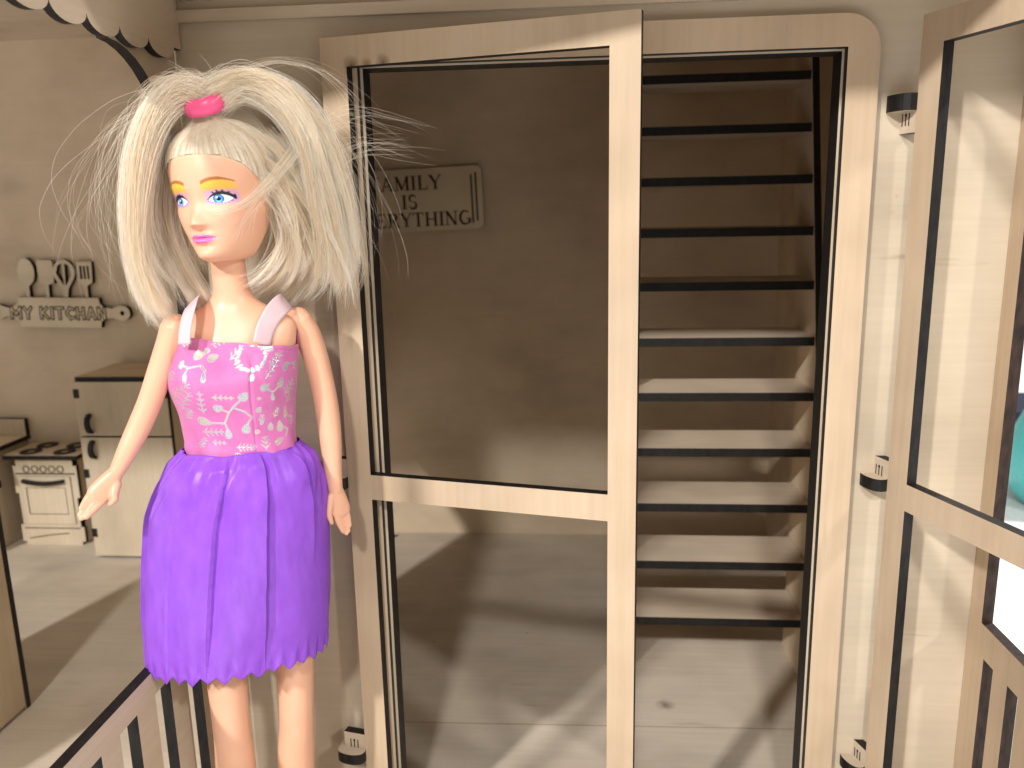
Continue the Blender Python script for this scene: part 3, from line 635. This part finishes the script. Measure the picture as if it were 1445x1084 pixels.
for s in (-1, 1):
    paint(.22*np.exp(-((x-s*.8)/.4)**2-((z+.72)/.32)**2), (.80, .36, .30))         # painted blush
    u = (x-s*.68)*s; v = z-.0                                      # eye centre; u grows outward
    q = 1-(u/.33)**2
    lid = .165*np.maximum(q, 0)**.8+.05*u; low = -.13*np.maximum(q, 0)**.9+.03*u
    brow_c = .50+.10*(1-((u-.02)/.40)**2)
    ins = sm(.46, .38, np.abs(u-.02))
    paint(sm(.0, .05, brow_c-v)*sm(-.02, .06, v-(lid+.11))*ins, (.83, .47, .07))       # yellow shadow under the brow
    paint(.9*sm(.28, .16, v-lid*0-.05)*sm(-.19, -.11, v)*sm(.46, .36, np.abs(u-.03)), (.62, .34, .56))   # violet lid
    paint(sm(.055, .035, np.abs(v-brow_c-.01)*np.interp(u, (-.4, .1, .42), (.8, .9, 2.2)))*sm(.44, .40, np.abs(u-.02)), (.42, .15, .03))   # brow
    paint(sm(.0, .015, lid-v)*sm(.0, .015, v-low)*(q > 0), (.88, .88, .92), .7)
    ir = np.hypot(u-s*(-.06), v-.005); inside = sm(.0, .01, lid-v)*sm(.0, .01, v-low)*(q > 0)
    paint(sm(.150, .135, ir)*inside, (.03, .08, .28), .8); paint(sm(.125, .11, ir)*inside, (.07, .30, .70), .8)
    paint(sm(.10, .03, np.hypot(u+s*.06, v+.05))*inside*.7, (.30, .62, .88), .8)
    paint(sm(.065, .05, ir)*inside, (.008, .008, .012), .8); paint(sm(.035, .022, np.hypot(u-s*(-.1), v-.055))*inside, (.95, .95, .95), .8)
    th_ = np.interp(u, (-.33, 0, .36), (.018, .045, .06))
    paint(sm(1.3, .8, np.abs(v-lid-.015)/th_)*sm(.38, .35, np.abs(u-.015)), (.012, .010, .016), .3)         # upper lash line
    ang = np.arctan2(v-.0, u*.8); rr = np.hypot(u*.8, v)
    tooth = sm(.1, .6, np.cos(ang*15+u*3))
    paint(tooth*sm(.0, .01, v-lid-.02)*sm(.12, .06, v-lid+(-.02 if s > 0 else 0)-.0)*(q > -.25)*(u > -.2), (.02, .015, .02))
    tooth2 = sm(.35, .8, np.cos(ang*17))
    paint(tooth2*sm(.0, .01, low-v)*sm(.085, .05, low-v)*(q > .05)*.85, (.16, .08, .40))
    paint(sm(.022, .010, np.abs(v-low+.006))*(q > 0)*.6, (.25, .16, .45))
wl = np.clip(1-(x/.43)**2, 0, 1)
upper = -1.265+.155*wl**.75-.035*np.exp(-(x/.07)**2); lower = -1.265-.20*wl**.6; seam = -1.262+.02*np.cos(x*9)*wl
paint(sm(0, .025, upper-z)*sm(0, .025, z-lower)*(wl > 0), (.80, .20, .48), 1.0)
paint(sm(.02, .006, np.abs(z-seam))*sm(0, .2, wl)*.6, (.45, .05, .20), .6)
hl = sm(.04, .09, z-hairline_z(PHV))*np.where(z < -1.4, 0, 1)
col = col*(1-hl[:, None])+np.array((.66, .50, .33))*hl[:, None]; gloss = gloss*(1-hl)
n1 = len(ph); F_ = []
for i in range(len(rowsf)-1):
    for j in range(n1): F_.append((i*n1+j, i*n1+(j+1) % n1, (i+1)*n1+(j+1) % n1, (i+1)*n1+j))
head = mesh('head', DW(HW(Hg)), F_, FACE, doll, smooth=True)
attr(head, 'paint', np.c_[col, np.ones(len(col))]); attr(head, 'gloss', gloss, 'FLOAT')

# --- bodice with foil print
def ring_cloth(name, secs, zt, zb, nphi, nv, mat, yaw, mod=None, thick=.0, hem=None):
    S = np.array(secs); S = S[np.argsort(S[:, 0])]; Sz = np.linspace(S[0, 0], S[-1, 0], 200)
    phi = np.linspace(-math.pi, math.pi, nphi, endpoint=False); vv = np.linspace(0, 1, nv)
    PH, VV = np.meshgrid(phi, vv)
    return phi, PH, VV
def interp_secs(secs, z):
    S = np.array(secs, float); S = S[np.argsort(S[:, 0])]
    t = np.interp(z, S[:, 0], np.arange(len(S))); Q = catmull(S, 400); i = np.clip((t/(len(S)-1)*399), 0, 399)
    return [np.interp(i, np.arange(400), Q[:, k]) for k in range(1, S.shape[1])]
bsec = [(19.2, .08, 1.88, 1.25, 1.0), (19.8, .07, 1.84, 1.22, 1.0), (20.6, .05, 1.93, 1.38, 1.02), (21.3, .02, 2.07, 1.58, 1.05), (21.9, .03, 2.12, 1.64, 1.05), (22.5, .14, 2.06, 1.46, 1.0), (23.1, .25, 2.02, 1.12, .95), (23.6, .3, 2.0, .9, .9)]
nphi, nv = 560, 250
phi = np.linspace(-math.pi, math.pi, nphi, endpoint=False); PH, VV = np.meshgrid(phi, np.linspace(0, 1, nv))
lxg = 2.0*np.sin(PH+yawb)
ztop = 23.22-.13*(lxg+1.7)*(np.cos(PH) > -.2)+.02*np.sin(PH*9); zbot = 19.28+.03*np.sin(PH*7)
Zb = zbot+(ztop-zbot)*VV
cx, aa, bf, bb = interp_secs(bsec, Zb)
rad = 1+.05*np.exp(-((PH-.52)/.33)**2-((Zb-21.9)/.75)**2)+.05*np.exp(-((PH+.52)/.33)**2-((Zb-21.9)/.75)**2)
rad -= .022*np.exp(-((PH-.42)/.022)**2)*sm(22.6, 22.0, Zb)                     # dart seam
rad += .012*np.sin(PH*11+Zb*2.3)*sm(20.6, 19.4, Zb)+.010*np.sin(PH*5-Zb*3.1)
rad -= .03*np.exp(-((PH-.42+(Zb-22.4)*.25)/.05)**2)*np.exp(-((Zb-22.4)/.35)**2)
rad -= .012*np.exp(-((ztop-Zb-.14)/.03)**2)                                    # stitched top hem
X = cx+aa*np.sin(PH)*rad; Y = np.where(np.cos(PH) > 0, -bf*np.cos(PH), -bb*np.cos(PH))*rad
G = yrot(np.stack([X, Y, Zb], -1).reshape(-1, 3), yawb, (.1, 0))
# foil print laid out on the flattened cloth (s along the girth, z up)
def S_(lx): return 1.95*np.arcsin(np.clip((np.asarray(lx)-.05)/2.12, -.98, .98))
gs = np.where(np.cos(PH+yawb) > 0, 1.95*np.arcsin(np.clip(np.sin(PH+yawb), -1, 1)), 9+3*np.sin(PH)).ravel(); gz = Zb.ravel()
foil = np.zeros(len(gs))
def Mz(p):                                                      # motif sheet units -> cloth (s, z)
    return float(S_((p[0]/3.01+80-327)*.0222)), 23.25-.02337*(p[1]/3.01+400-473)
def ell(p, a, b, ang=0, tip=1.0):
    global foil
    s0, z0 = Mz(p); a, b = a*.0066, b*.0064; ca, sa = math.cos(R(ang)), math.sin(R(ang))
    du = (gs-s0)*ca+(gz-z0)*sa; dv = -(gs-s0)*sa+(gz-z0)*ca
    k = np.clip(1-.35*tip*du/a, .3, 1.6)
    d = np.hypot(du/a, dv/(b*k)); foil = np.maximum(foil, sm(1.12, .92, d))
def seg(p, q, wd=4):
    global foil
    a, b = np.array(Mz(p)), np.array(Mz(q)); ab = b-a; t = np.clip(((gs-a[0])*ab[0]+(gz-a[1])*ab[1])/(ab@ab+1e-9), 0, 1)
    d = np.hypot(gs-a[0]-t*ab[0], gz-a[1]-t*ab[1]); foil = np.maximum(foil, sm(wd*.0078+.008, wd*.0078-.004, d))
def path(*P, wd=4):
    for p, q in zip(P[:-1], P[1:]): seg(p, q, wd)
def fern(p, q, n=7, ln=20, wd=2.3):
    n = max(3, int(n*.7)); ln = ln*1.35
    p, q = np.array(p, float), np.array(q, float); d = (q-p)/np.linalg.norm(q-p); m = np.array([-d[1], d[0]])
    seg(p, q, wd)
    for k in range(n):
        b = p+(q-p)*(k+.3)/n
        for s in (-1, 1): seg(b, b+(d*.75+m*s)*ln*(1-.5*k/n)*.7, wd)
path((600, 578), (665, 580), (690, 535), (715, 510), (765, 470)); path((715, 510), (760, 530), (795, 560), (775, 582), (764, 600)); seg((665, 580), (672, 610)); seg((690, 530), (660, 515))
for p, a, b, g in (((575, 572), 36, 22, -15), ((672, 628), 26, 16, 90), ((652, 510), 22, 19, 20), ((769, 464), 24, 21, 50), ((760, 610), 26, 20, 80), ((515, 328), 20, 16, 60), ((542, 382), 22, 11, 85), ((610, 376), 25, 11, 95),
    ((572, 290), 26, 22, 0), ((630, 300), 24, 18, 20), ((600, 275), 15, 14, 0), ((870, 276), 26, 18, -30), ((805, 385), 18, 12, 80), ((862, 432), 24, 17, 30), ((935, 425), 24, 18, 70), ((895, 480), 22, 10, 100), ((962, 360), 24, 16, 60), ((1008, 365), 22, 14, 80),
    ((830, 530), 17, 14, 60), ((815, 630), 14, 12, 0), ((885, 615), 22, 17, 90), ((935, 620), 30, 20, 100), ((925, 686), 30, 15, 20), ((965, 560), 36, 13, 95), ((1000, 605), 24, 14, 90), ((1008, 540), 30, 12, 85), ((840, 592), 12, 9, 40), ((918, 545), 18, 9, 60), ((705, 722), 14, 9, 0), ((835, 480), 11, 8, 0)): ell(p, a, b, g)
path((535, 375), (545, 340), (590, 330), (612, 352)); path((545, 340), (515, 328)); path((870, 440), (895, 460), (930, 435)); path((935, 620), (975, 640), (960, 670)); path((962, 360), (985, 350), (1008, 360)); path((965, 560), (985, 585), (1000, 590))
for a in range(0, 360, 20):                                     # serrated wreath at the bust
    if 200 < a < 250: continue
    p = (795+62*math.cos(R(a)), 305+50*math.sin(R(a))); ell(p, 15, 8, a+60)
for f in (((455, 480), (560, 405), 8, 22), ((495, 520), (560, 440), 6, 20), ((585, 530), (595, 435), 6, 17), ((640, 460), (725, 468), 6, 12), ((555, 620), (650, 620), 7, 20), ((590, 665), (655, 670), 4, 12), ((705, 690), (800, 698), 8, 17), ((850, 712), (850, 655), 5, 24),
          ((610, 250), (700, 225), 8, 16), ((705, 310), (745, 260), 5, 20), ((865, 395), (940, 300), 8, 20), ((880, 350), (915, 300), 5, 16), ((955, 480), (1000, 420), 6, 22), ((970, 520), (1012, 440), 6, 24), ((500, 560), (540, 520), 4, 16), ((835, 590), (845, 555), 4, 14), ((905, 575), (925, 535), 4, 16), ((490, 250), (530, 240), 5, 14), ((750, 232), (800, 232), 5, 12), ((530, 690), (560, 650), 4, 14), ((470, 400), (490, 360), 4, 14)): fern(*f)
foil *= (1-.25*rng.random(len(foil)))*sm(.0, .02, np.minimum(ztop-Zb, Zb-zbot).ravel())
F_ = [(i*nphi+j, i*nphi+(j+1) % nphi, (i+1)*nphi+(j+1) % nphi, (i+1)*nphi+j) for i in range(nv-1) for j in range(nphi)]
def uvmap(o, U, V):
    uvl = o.data.uv_layers.new(name='UVMap'); li = np.empty(len(o.data.loops), int); o.data.loops.foreach_get('vertex_index', li)
    uvl.data.foreach_set('uv', np.c_[U.ravel()[li], V.ravel()[li]].astype(np.float32).ravel())
bod = mesh('bodice', DW(G), F_, BODICE, doll, smooth=True); attr(bod, 'foil', foil, 'FLOAT'); uvmap(bod, PH*1.9, Zb)
sol = bod.modifiers.new('cloth', 'SOLIDIFY'); sol.thickness = .0003; sol.offset = -1

# --- straps: satin ribbons from the bodice top over the shoulders
def ribbon(name, P, w0, wn, mat, parent, n=40, k=9):
    Q = catmull(P, n); tan = np.gradient(Q, axis=0); tan /= np.linalg.norm(tan, axis=1)[:, None]
    out = Q-np.array([.25, .1, 0])*[1, 1, 0]-np.array([0, 0, 1])*(23.0); out /= np.linalg.norm(out, axis=1)[:, None]
    sd = np.cross(tan, out); sd /= np.linalg.norm(sd, axis=1)[:, None]
    V = []
    for i in range(n):
        for j in range(k):
            f = (j/(k-1)-.5)*2; V.append(Q[i]+sd[i]*f*w0+out[i]*(.03-.012*f*f))
    F = [(i*k+j, i*k+j+1, (i+1)*k+j+1, (i+1)*k+j) for i in range(n-1) for j in range(k-1)]
    o = mesh(name, DW(np.array(V)), F, mat, parent, smooth=True)
    m = o.modifiers.new('cloth', 'SOLIDIFY'); m.thickness = .0002; uvmap(o, np.array([v[0] for v in V]), np.array([v[2] for v in V]))
    return o
ribbon('strap', [(-1.36, -1.12, 23.1), (-1.28, -1.0, 23.6), (-1.14, -.78, 24.05), (-1.03, -.35, 24.3), (-.98, .2, 24.28), (-1.05, .7, 23.9), (-1.1, .95, 23.2)], .30, None, STRAP, doll)
ribbon('strap', [(.98, -1.30, 22.95), (1.12, -1.16, 23.4), (1.42, -.88, 23.85), (1.75, -.48, 24.12), (1.95, .05, 24.14), (1.95, .5, 23.9), (1.85, .85, 23.2)], .33, None, STRAP, doll)

# --- skirt: gathered satin with flat pleats and a pinked hem
ssec = [(11.5, -.66, 3.17, 2.2, 1.9), (13.5, -.52, 3.14, 2.18, 1.9), (15.5, -.36, 3.06, 2.12, 1.85), (17.2, -.2, 2.9, 1.98, 1.75), (18.3, -.02, 2.6, 1.75, 1.6), (18.9, .06, 2.3, 1.52, 1.4), (19.35, .08, 1.92, 1.3, 1.05)]
nphi, nv = 864, 150
phi = np.linspace(-math.pi, math.pi, nphi, endpoint=False); PH, VV = np.meshgrid(phi, np.linspace(0, 1, nv))
tri = np.abs(((PH*18/math.pi) % 1.0)-.5)*2
zh = 11.72+.24*tri+.05*np.sin(PH*3+1)+.04*np.sin(PH*17); zt = 19.36+.03*np.sin(PH*7)
Zs = zt+(zh-zt)*VV
cx, aa, bf, bb = interp_secs(ssec, Zs)
rad = np.ones_like(PH); dn = VV
def pleat(p0, slope, amp, wide, z_end=1.0):
    """flat pleat: a folded edge that stands proud and falls away behind it"""
    d = PH-(p0+slope*dn); e = sm(0, .06, dn)*(1-.35*dn)*np.clip((z_end-dn)*4, 0, 1)
    return amp*e*np.where(d < 0, np.exp(d/wide), -.75*np.exp(-d/(wide*.35)))
rad += pleat(-.16, -.12, .075, .30)+pleat(.36, -.03, .07, .34)+pleat(.98, .05, .06, .25, .55)+pleat(-.72, -.05, .03, .3)+pleat(1.6, 0, .05, .3)+pleat(-1.5, 0, .05, .3)+pleat(2.4, 0, .05, .3)+pleat(-2.3, 0, .05, .3)
rad += (.012*np.sin(PH*6+.6+1.2*dn)+.007*np.sin(PH*11-2*dn+2))*sm(.1, .8, dn)
rad += .013*np.sin(PH*23+3*np.sin(PH*3))*sm(.35, .0, dn)*sm(0, .04, dn)+.014*np.sin(PH*14+dn*34+3*np.sin(PH*5))*sm(.42, .05, dn)
rad += .012*np.sin(PH*7+dn*16+2*np.sin(PH*4))*sm(.5, .1, dn)
rad += .010*np.exp(-((dn-.97)/.04)**2)*np.sin(PH*40)
X = cx+aa*np.sin(PH)*rad; Y = np.where(np.cos(PH) > 0, -bf*np.cos(PH), -bb*np.cos(PH))*rad
G = yrot(np.stack([X, Y, Zs], -1).reshape(-1, 3), R(-6), (0, 0))
F_ = [(i*nphi+j, (i+1)*nphi+j, (i+1)*nphi+(j+1) % nphi, i*nphi+(j+1) % nphi) for i in range(nv-1) for j in range(nphi)]
sk = mesh('skirt', DW(G), F_, PURPLE, doll, smooth=True); uvmap(sk, PH*3, Zs)
sol = sk.modifiers.new('cloth', 'SOLIDIFY'); sol.thickness = .0003; sol.offset = -1

# --- hair
GUIDES = {
  'PL': [ (-0.09, -0.60, 30.67), (-0.58, -0.55, 30.87), (-1.37, -0.50, 30.36), (-1.96, -0.40, 29.50), (-2.35, -0.40, 28.25), (-2.54, -0.30, 26.76), (-2.47, -0.20, 25.22), (-2.15, -0.20, 23.89) ],
  'PL2': [ (-0.13, -0.60, 30.61), (-0.67, -0.55, 30.78), (-1.39, -0.60, 30.27), (-1.94, -0.60, 29.17), (-2.30, -0.50, 27.71), (-2.44, -0.40, 26.11), (-2.16, -0.30, 24.76), (-1.63, -0.10, 23.92) ],
  'LB1': [ (-1.30, 0.50, 29.59), (-2.07, 0.60, 28.29), (-2.44, 0.60, 26.52), (-2.26, 0.50, 24.93), (-2.10, 0.40, 23.77) ],
  'LB2': [ (-1.16, 0.80, 29.07), (-1.69, 0.80, 27.40), (-1.57, 0.80, 26.04), (-1.01, 0.70, 24.57), (-0.67, 0.70, 23.89) ],
  'LO': [ (-0.61, -0.20, 30.62), (-2.00, -0.10, 30.36), (-3.23, 0.00, 29.11), (-3.86, 0.10, 27.43), (-3.65, 0.10, 25.47), (-3.27, 0.10, 24.34) ],
  'LO2': [ (-1.11, 0.00, 30.18), (-2.29, 0.20, 29.76), (-2.92, 0.30, 28.28), (-3.15, 0.30, 26.55), (-2.69, 0.30, 24.74) ],
  'PR': [ (0.24, -0.60, 30.68), (1.04, -0.60, 31.07), (2.20, -0.50, 30.78), (3.12, -0.40, 29.77), (3.70, -0.40, 28.21), (3.97, -0.40, 26.59), (3.94, -0.40, 25.30), (3.46, -0.40, 24.48) ],
  'PR2': [ (0.28, -0.60, 30.61), (1.04, -0.60, 30.99), (2.09, -0.80, 30.46), (2.82, -0.90, 29.29), (3.10, -1.00, 27.74), (3.33, -0.90, 26.39), (3.28, -0.80, 25.35), (2.74, -0.70, 24.78) ],
  'RS1': [ (1.64, -0.50, 29.20), (2.43, -0.80, 28.42), (3.11, -0.90, 27.07), (3.59, -0.90, 25.69), (3.69, -0.80, 24.46) ],
  'RS2': [ (1.45, -0.80, 28.42), (2.07, -1.10, 27.64), (2.49, -1.10, 26.53), (2.54, -1.00, 25.50), (1.94, -0.80, 24.83) ],
  'RS3': [ (1.46, -0.70, 27.95), (1.89, -0.90, 27.10), (1.93, -0.80, 26.09), (1.38, -0.60, 25.18), (0.73, -0.40, 24.74) ],
  'RB': [ (2.02, 0.60, 28.95), (2.72, 0.80, 27.33), (2.98, 0.80, 25.88), (2.16, 0.70, 24.70), (1.52, 0.60, 24.14) ],
  'PR4': [ (0.33, -0.45, 30.51), (1.02, -0.20, 30.73), (1.82, 0.10, 30.24), (2.34, 0.30, 29.04), (2.57, 0.40, 27.32), (2.58, 0.40, 25.91) ],
  'PL4': [ (-0.17, -0.45, 30.50), (-0.76, -0.20, 30.58), (-1.34, 0.10, 30.06), (-1.80, 0.30, 28.81), (-2.15, 0.40, 27.18), (-2.12, 0.40, 25.62) ],
  'RO': [ (2.73, -0.30, 30.43), (3.82, -0.40, 29.33), (4.49, -0.40, 27.74), (4.70, -0.40, 26.10), (4.44, -0.40, 24.92) ],
  'FL': [ (2.68, -1.10, 29.16), (1.77, -1.70, 28.16), (0.90, -2.00, 27.45), (0.23, -2.10, 27.19), (-0.37, -2.05, 27.20) ],
  'FL2': [ (2.08, -1.20, 28.51), (1.38, -1.80, 27.63), (0.86, -1.95, 26.90), (0.55, -1.80, 26.16) ],
  'TF': [ (0.10, -0.70, 30.66), (-0.02, -0.60, 30.75), (-0.26, -0.50, 31.21), (-0.72, -0.40, 31.54) ],
  'TF2': [ (0.18, -0.70, 30.66), (0.74, -0.60, 31.15), (2.06, -0.50, 31.75), (3.46, -0.50, 31.54), (4.42, -0.50, 30.77), (4.77, -0.50, 30.00) ],
  'RF': [ (3.11, -0.40, 29.55), (4.27, -0.50, 30.11), (5.51, -0.60, 29.78), (7.03, -0.70, 29.22) ],
  'RF2': [ (3.62, -0.40, 28.77), (4.80, -0.50, 29.22), (5.84, -0.60, 29.15), (7.05, -0.60, 28.99) ],
  'TB': [ (0.18, -0.50, 30.65), (0.41, -0.20, 30.92), (0.85, 0.20, 31.14), (1.26, 0.60, 30.73) ],
  'TB2': [ (-0.03, -0.50, 30.64), (-0.32, -0.20, 30.90), (-0.73, 0.20, 31.01), (-1.22, 0.60, 30.46) ],
}

strands = []; tints = []; thin = []; TN = rng.random(200)
def bunch(g, n, s0, s1, clumps=24, own=.06, K=14, wob=.05, cut=.12, zf=.6, flat=(1, 1, 1), taper=.4, grow=1.0, fine=1.0):
    i0 = len(strands)
    base = catmull(GUIDES[g] if isinstance(g, str) else g, K); t = np.linspace(0, 1, K)[:, None]
    for c in range(clumps):
        off0 = rng.normal(0, 1, 3)*s0*flat; off1 = rng.normal(0, 1, 3)*s1*flat; off1[2] *= zf
        ph1, ph2 = rng.random(2)*6.28; fr1 = rng.uniform(1.5, 4)
        spread = off0*(1-t)+off1*t**grow
        wv = np.concatenate([np.sin(t*fr1*2+ph1), np.sin(t*fr1*2.3+ph2), 0*t], 1)*wob*t*s1/.3
        cl = base+spread+wv; ce = rng.random()*cut; ct_ = rng.random()
        for k in range(max(1, n//clumps)):
            o0 = rng.normal(0, own, 3); o1 = o0*taper+rng.normal(0, own*.5, 3)
            p = cl+o0*(1-t)+o1*t+np.sin(t*rng.uniform(3, 8)+rng.random()*6)*rng.normal(0, own*.35, 3)
            e = 1-(ce*.6+rng.random()**2*cut*1.4); m = catmull(p, 40)[:max(8, int(40*e))]
            tints.append(np.clip(ct_+rng.normal(0, .15), 0, 1)); strands.append(catmull(m[np.linspace(0, len(m)-1, K).astype(int)], K))
    thin.append((i0, len(strands), fine))
# rooted hair drawn up tight from the hairline to the hair tie
TIEH = np.array([.20, -.88, 2.80])
hd_r = np.linalg.norm(Hg, axis=1); hd_i = np.clip(((np.arctan2(Hg[:, 0], -Hg[:, 1])/math.pi+1)*60).astype(int), 0, 119); hd_j = np.clip((np.arcsin(Hg[:, 2]/np.maximum(hd_r, 1e-6))/math.pi*60+30).astype(int), 0, 59)
RM = np.full((120, 60), 1.3); np.maximum.at(RM, (hd_i, hd_j), hd_r)
def head_r(P):
    r_ = np.linalg.norm(P, axis=-1); i = np.clip(((np.arctan2(P[..., 0], -P[..., 1])/math.pi+1)*60).astype(int), 0, 119)
    j = np.clip((np.arcsin(np.clip(P[..., 2]/np.maximum(r_, 1e-6), -1, 1))/math.pi*60+30).astype(int), 0, 59); return r_, RM[i, j]
def HWinv(P):
    P = np.array(P, float)-HC; x, y, z = P[..., 0], P[..., 1], P[..., 2]
    x, y = x*math.cos(HY)+y*math.sin(HY), -x*math.sin(HY)+y*math.cos(HY)
    x, z = x*math.cos(HR_)-z*math.sin(HR_), x*math.sin(HR_)+z*math.cos(HR_)
    return np.stack([x/1.075, y/1.075, np.where(z < 0, z/.90, z)], -1)
def outside(P, off):
    r_, rm = head_r(P); k = np.where(r_ < rm+off, (rm+off)/np.maximum(r_, .2), 1); return P*k[..., None]
def ellip(P, off):
    q = P/np.array([1.56, 1.60, 2.44]); r_ = np.linalg.norm(q, axis=-1, keepdims=True); return P/r_*np.maximum(1+off, r_ if False else 0*r_+1+off)
for k in range(3600):                                            # crown and side hair, also drawn to the tie
    th = rng.uniform(1.5, 2*math.pi-1.5); zr = rng.uniform(-.6, 1.8); rr = math.sqrt(max(.05, 1-(max(zr, 0)/2.45)**2))
    root = np.array([1.5*rr*math.sin(th), -1.55*rr*math.cos(th), zr]); t = np.linspace(0, 1, 14)[:, None]
    end = TIEH+np.array([np.clip(rng.normal(0, .16), -.33, .33), np.clip(rng.normal(.16, .1), -.1, .35), -.08])
    p = root*(1-t)+end*t+np.array([0, 0, .4])*np.sin(t*math.pi); r_, rm = head_r(p)
    p2 = p*((rm+(.03+.10*rng.random()*np.sin(t*math.pi))[:, 0])/r_)[:, None]; p2 = p2*(1-t**5)+end*t**5
    tints.append(np.clip(TN[int((math.atan2(root[0], -root[1])+math.pi)*26) % 200]+rng.normal(0, .18), 0, 1)); strands.append(HW(p2))
for k in range(5200):
    pr = rng.uniform(-1.62, 1.62); zr = float(hairline_z(pr))+rng.random()**3*.55-.02; rr = math.sqrt(max(.05, 1-(max(zr, 0)/2.45)**2))
    root = np.array([1.5*rr*math.sin(pr), -1.55*rr*math.cos(pr), zr]); t = np.linspace(0, 1, 14)[:, None]
    end = TIEH+np.array([np.clip(rng.normal(0, .16), -.33, .33), np.clip(rng.normal(.1, .1), -.12, .3), -.10])
    p = root*(1-t)+end*t+np.array([0, -.12, .30])*np.sin(t*math.pi)
    lift = (.008+.075*sm(0, .16, t)*rng.uniform(.3, 1.1)+.05*np.sin(t*math.pi)*rng.random())[:, 0]
    r_, rm = head_r(p); p2 = p*((rm+lift)/r_)[:, None]; p2 = p2*(1-t**5)+end*t**5
    tints.append(np.clip(TN[int((math.atan2(root[0], -root[1])+math.pi)*26) % 200]+rng.normal(0, .18), 0, 1)); strands.append(HW(p2))
# scalp hair at the sides and back falling from the crown
def scalp_fall(n, lo, hi):
    for k in range(n):
        th = rng.uniform(lo, hi); zr = rng.uniform(.2, 2.1); rr = math.sqrt(max(.05, 1-(zr/2.45)**2))
        p0 = np.array([1.58*rr*math.sin(th), -1.62*rr*math.cos(th), zr]); p1 = p0*[1.12, 1.12, 1]; p1[2] = zr-.9
        p2 = np.array([1.75*math.sin(th), -1.75*math.cos(th), -1.0+rng.normal(0, .2)]); p3 = p2*[.95, .95, 1]+[rng.normal(0, .15), rng.normal(0, .15), -1.3]
        tints.append(rng.random()*.7); strands.append(catmull(HW(np.array([p0*.97, (p0+p1)/2*1.03, p1, p2, p3+rng.normal(0, .1, 3)])), 14))
scalp_fall(1300, 1.62, 2*math.pi-1.62)
bunch('PL', 2300, .15, .13, 46, .11, flat=(1, .8, 1), wob=.06, zf=1.6); bunch('PL2', 1900, .16, .20, 44, .11, wob=.06, zf=1.6)
bunch('LB1', 900, .18, .22, 30, .1); bunch('LB2', 900, .25, .24, 30, .1)
bunch('LO2', 60, .2, .5, 40, .025, wob=.5, cut=.35, fine=.58); bunch('LO', 22, .2, .55, 20, .02, wob=.6, cut=.35, fine=.58)
bunch('PR', 2200, .16, .30, 60, .12, wob=.1, zf=1.1, cut=.22, taper=.25); bunch('PR2', 1900, .16, .36, 56, .12, wob=.1, zf=1.2, cut=.25, taper=.22)
bunch('RS1', 1300, .30, .42, 44, .10, wob=.1, zf=1.2, cut=.25, taper=.2); bunch('RS2', 700, .25, .40, 34, .09, wob=.1, zf=1.2, cut=.25, taper=.2); bunch('RS3', 260, .2, .3, 30, .05); bunch('RB', 900, .4, .4, 30, .1)
bunch('RO', 30, .3, .4, 24, .03, wob=.4, cut=.35, fine=.58)
bunch('PR4', 800, .12, .25, 24, .12, zf=1.0); bunch('PL4', 800, .12, .22, 24, .12, zf=1.0)
bunch('FL', 84, .16, .12, 16, .03, cut=.3, fine=.58); bunch('FL2', 24, .14, .16, 12, .02, fine=.58)
bunch('TF', 60, .05, .28, 20, .03, fine=.58); bunch('TF2', 26, .05, .35, 20, .02, fine=.58); bunch('RF', 16, .2, .5, 14, .02, wob=.2, fine=.58); bunch('RF2', 18, .25, .45, 16, .02, wob=.2, fine=.58)
bunch('TB', 700, .12, .4, 24, .12); bunch('TB2', 700, .12, .4, 24, .12)
for k in range(60):                                              # single fly-away hairs
    g = random.choice(['LO2', 'RO', 'PR', 'RO', 'RS1']); P_ = np.array(GUIDES[g])
    P_ = P_+rng.normal(0, .3, 3)+np.linspace(0, 1, len(P_))[:, None]*rng.normal(0, .7, 3); tints.append(rng.random()); strands.append(catmull(P_, 14))
# keep strands out of the face and neck: push points that fall inside the head ellipsoid outward
ST = np.array([s if len(s) == 14 else catmull(s, 14) for s in strands])
ST = HW(outside(HWinv(ST), .015))
n = len(ST); hc = bpy.data.hair_curves.new('hair'); hc.add_curves([14]*n)
hc.attributes['position'].data.foreach_set('vector', ((DW(ST.reshape(-1, 3))-D0)*CM).astype(np.float32).ravel())
rad_ = np.tile(np.interp(np.linspace(0, 1, 14), (0, .7, 1), (1, .9, .35)), n)*np.repeat(rng.uniform(.0028, .0048, n), 14)*CM
fac = np.ones(n); fac[-60:] = .55
for a_, b_, f_ in thin: fac[a_:b_] = f_
rad_ = rad_*np.repeat(fac, 14)
ra = hc.attributes.get('radius') or hc.attributes.new('radius', 'FLOAT', 'POINT'); ra.data.foreach_set('value', rad_.astype(np.float32))
ta = hc.attributes.new('tint', 'FLOAT', 'CURVE'); ta.data.foreach_set('value', np.array(tints, np.float32))
hc.materials.append(HAIR); ho = bpy.data.objects.new('hair', hc); C.objects.link(ho); ho.parent = head; ho['kind'] = 'stuff'
# elastic hair tie
tp = [(*(HW(TIEH+np.array([.44*math.cos(a), .34*math.sin(a)+.10, .06+.14*math.sin(a)]))), .17, .27) for a in np.linspace(0, 2*math.pi, 17)]
V_, F_ = tube_geo(tp, 48, 14, flat=(0, 0, 1)); mesh('hair_tie', DW(V_), F_, TIE, head, smooth=True)
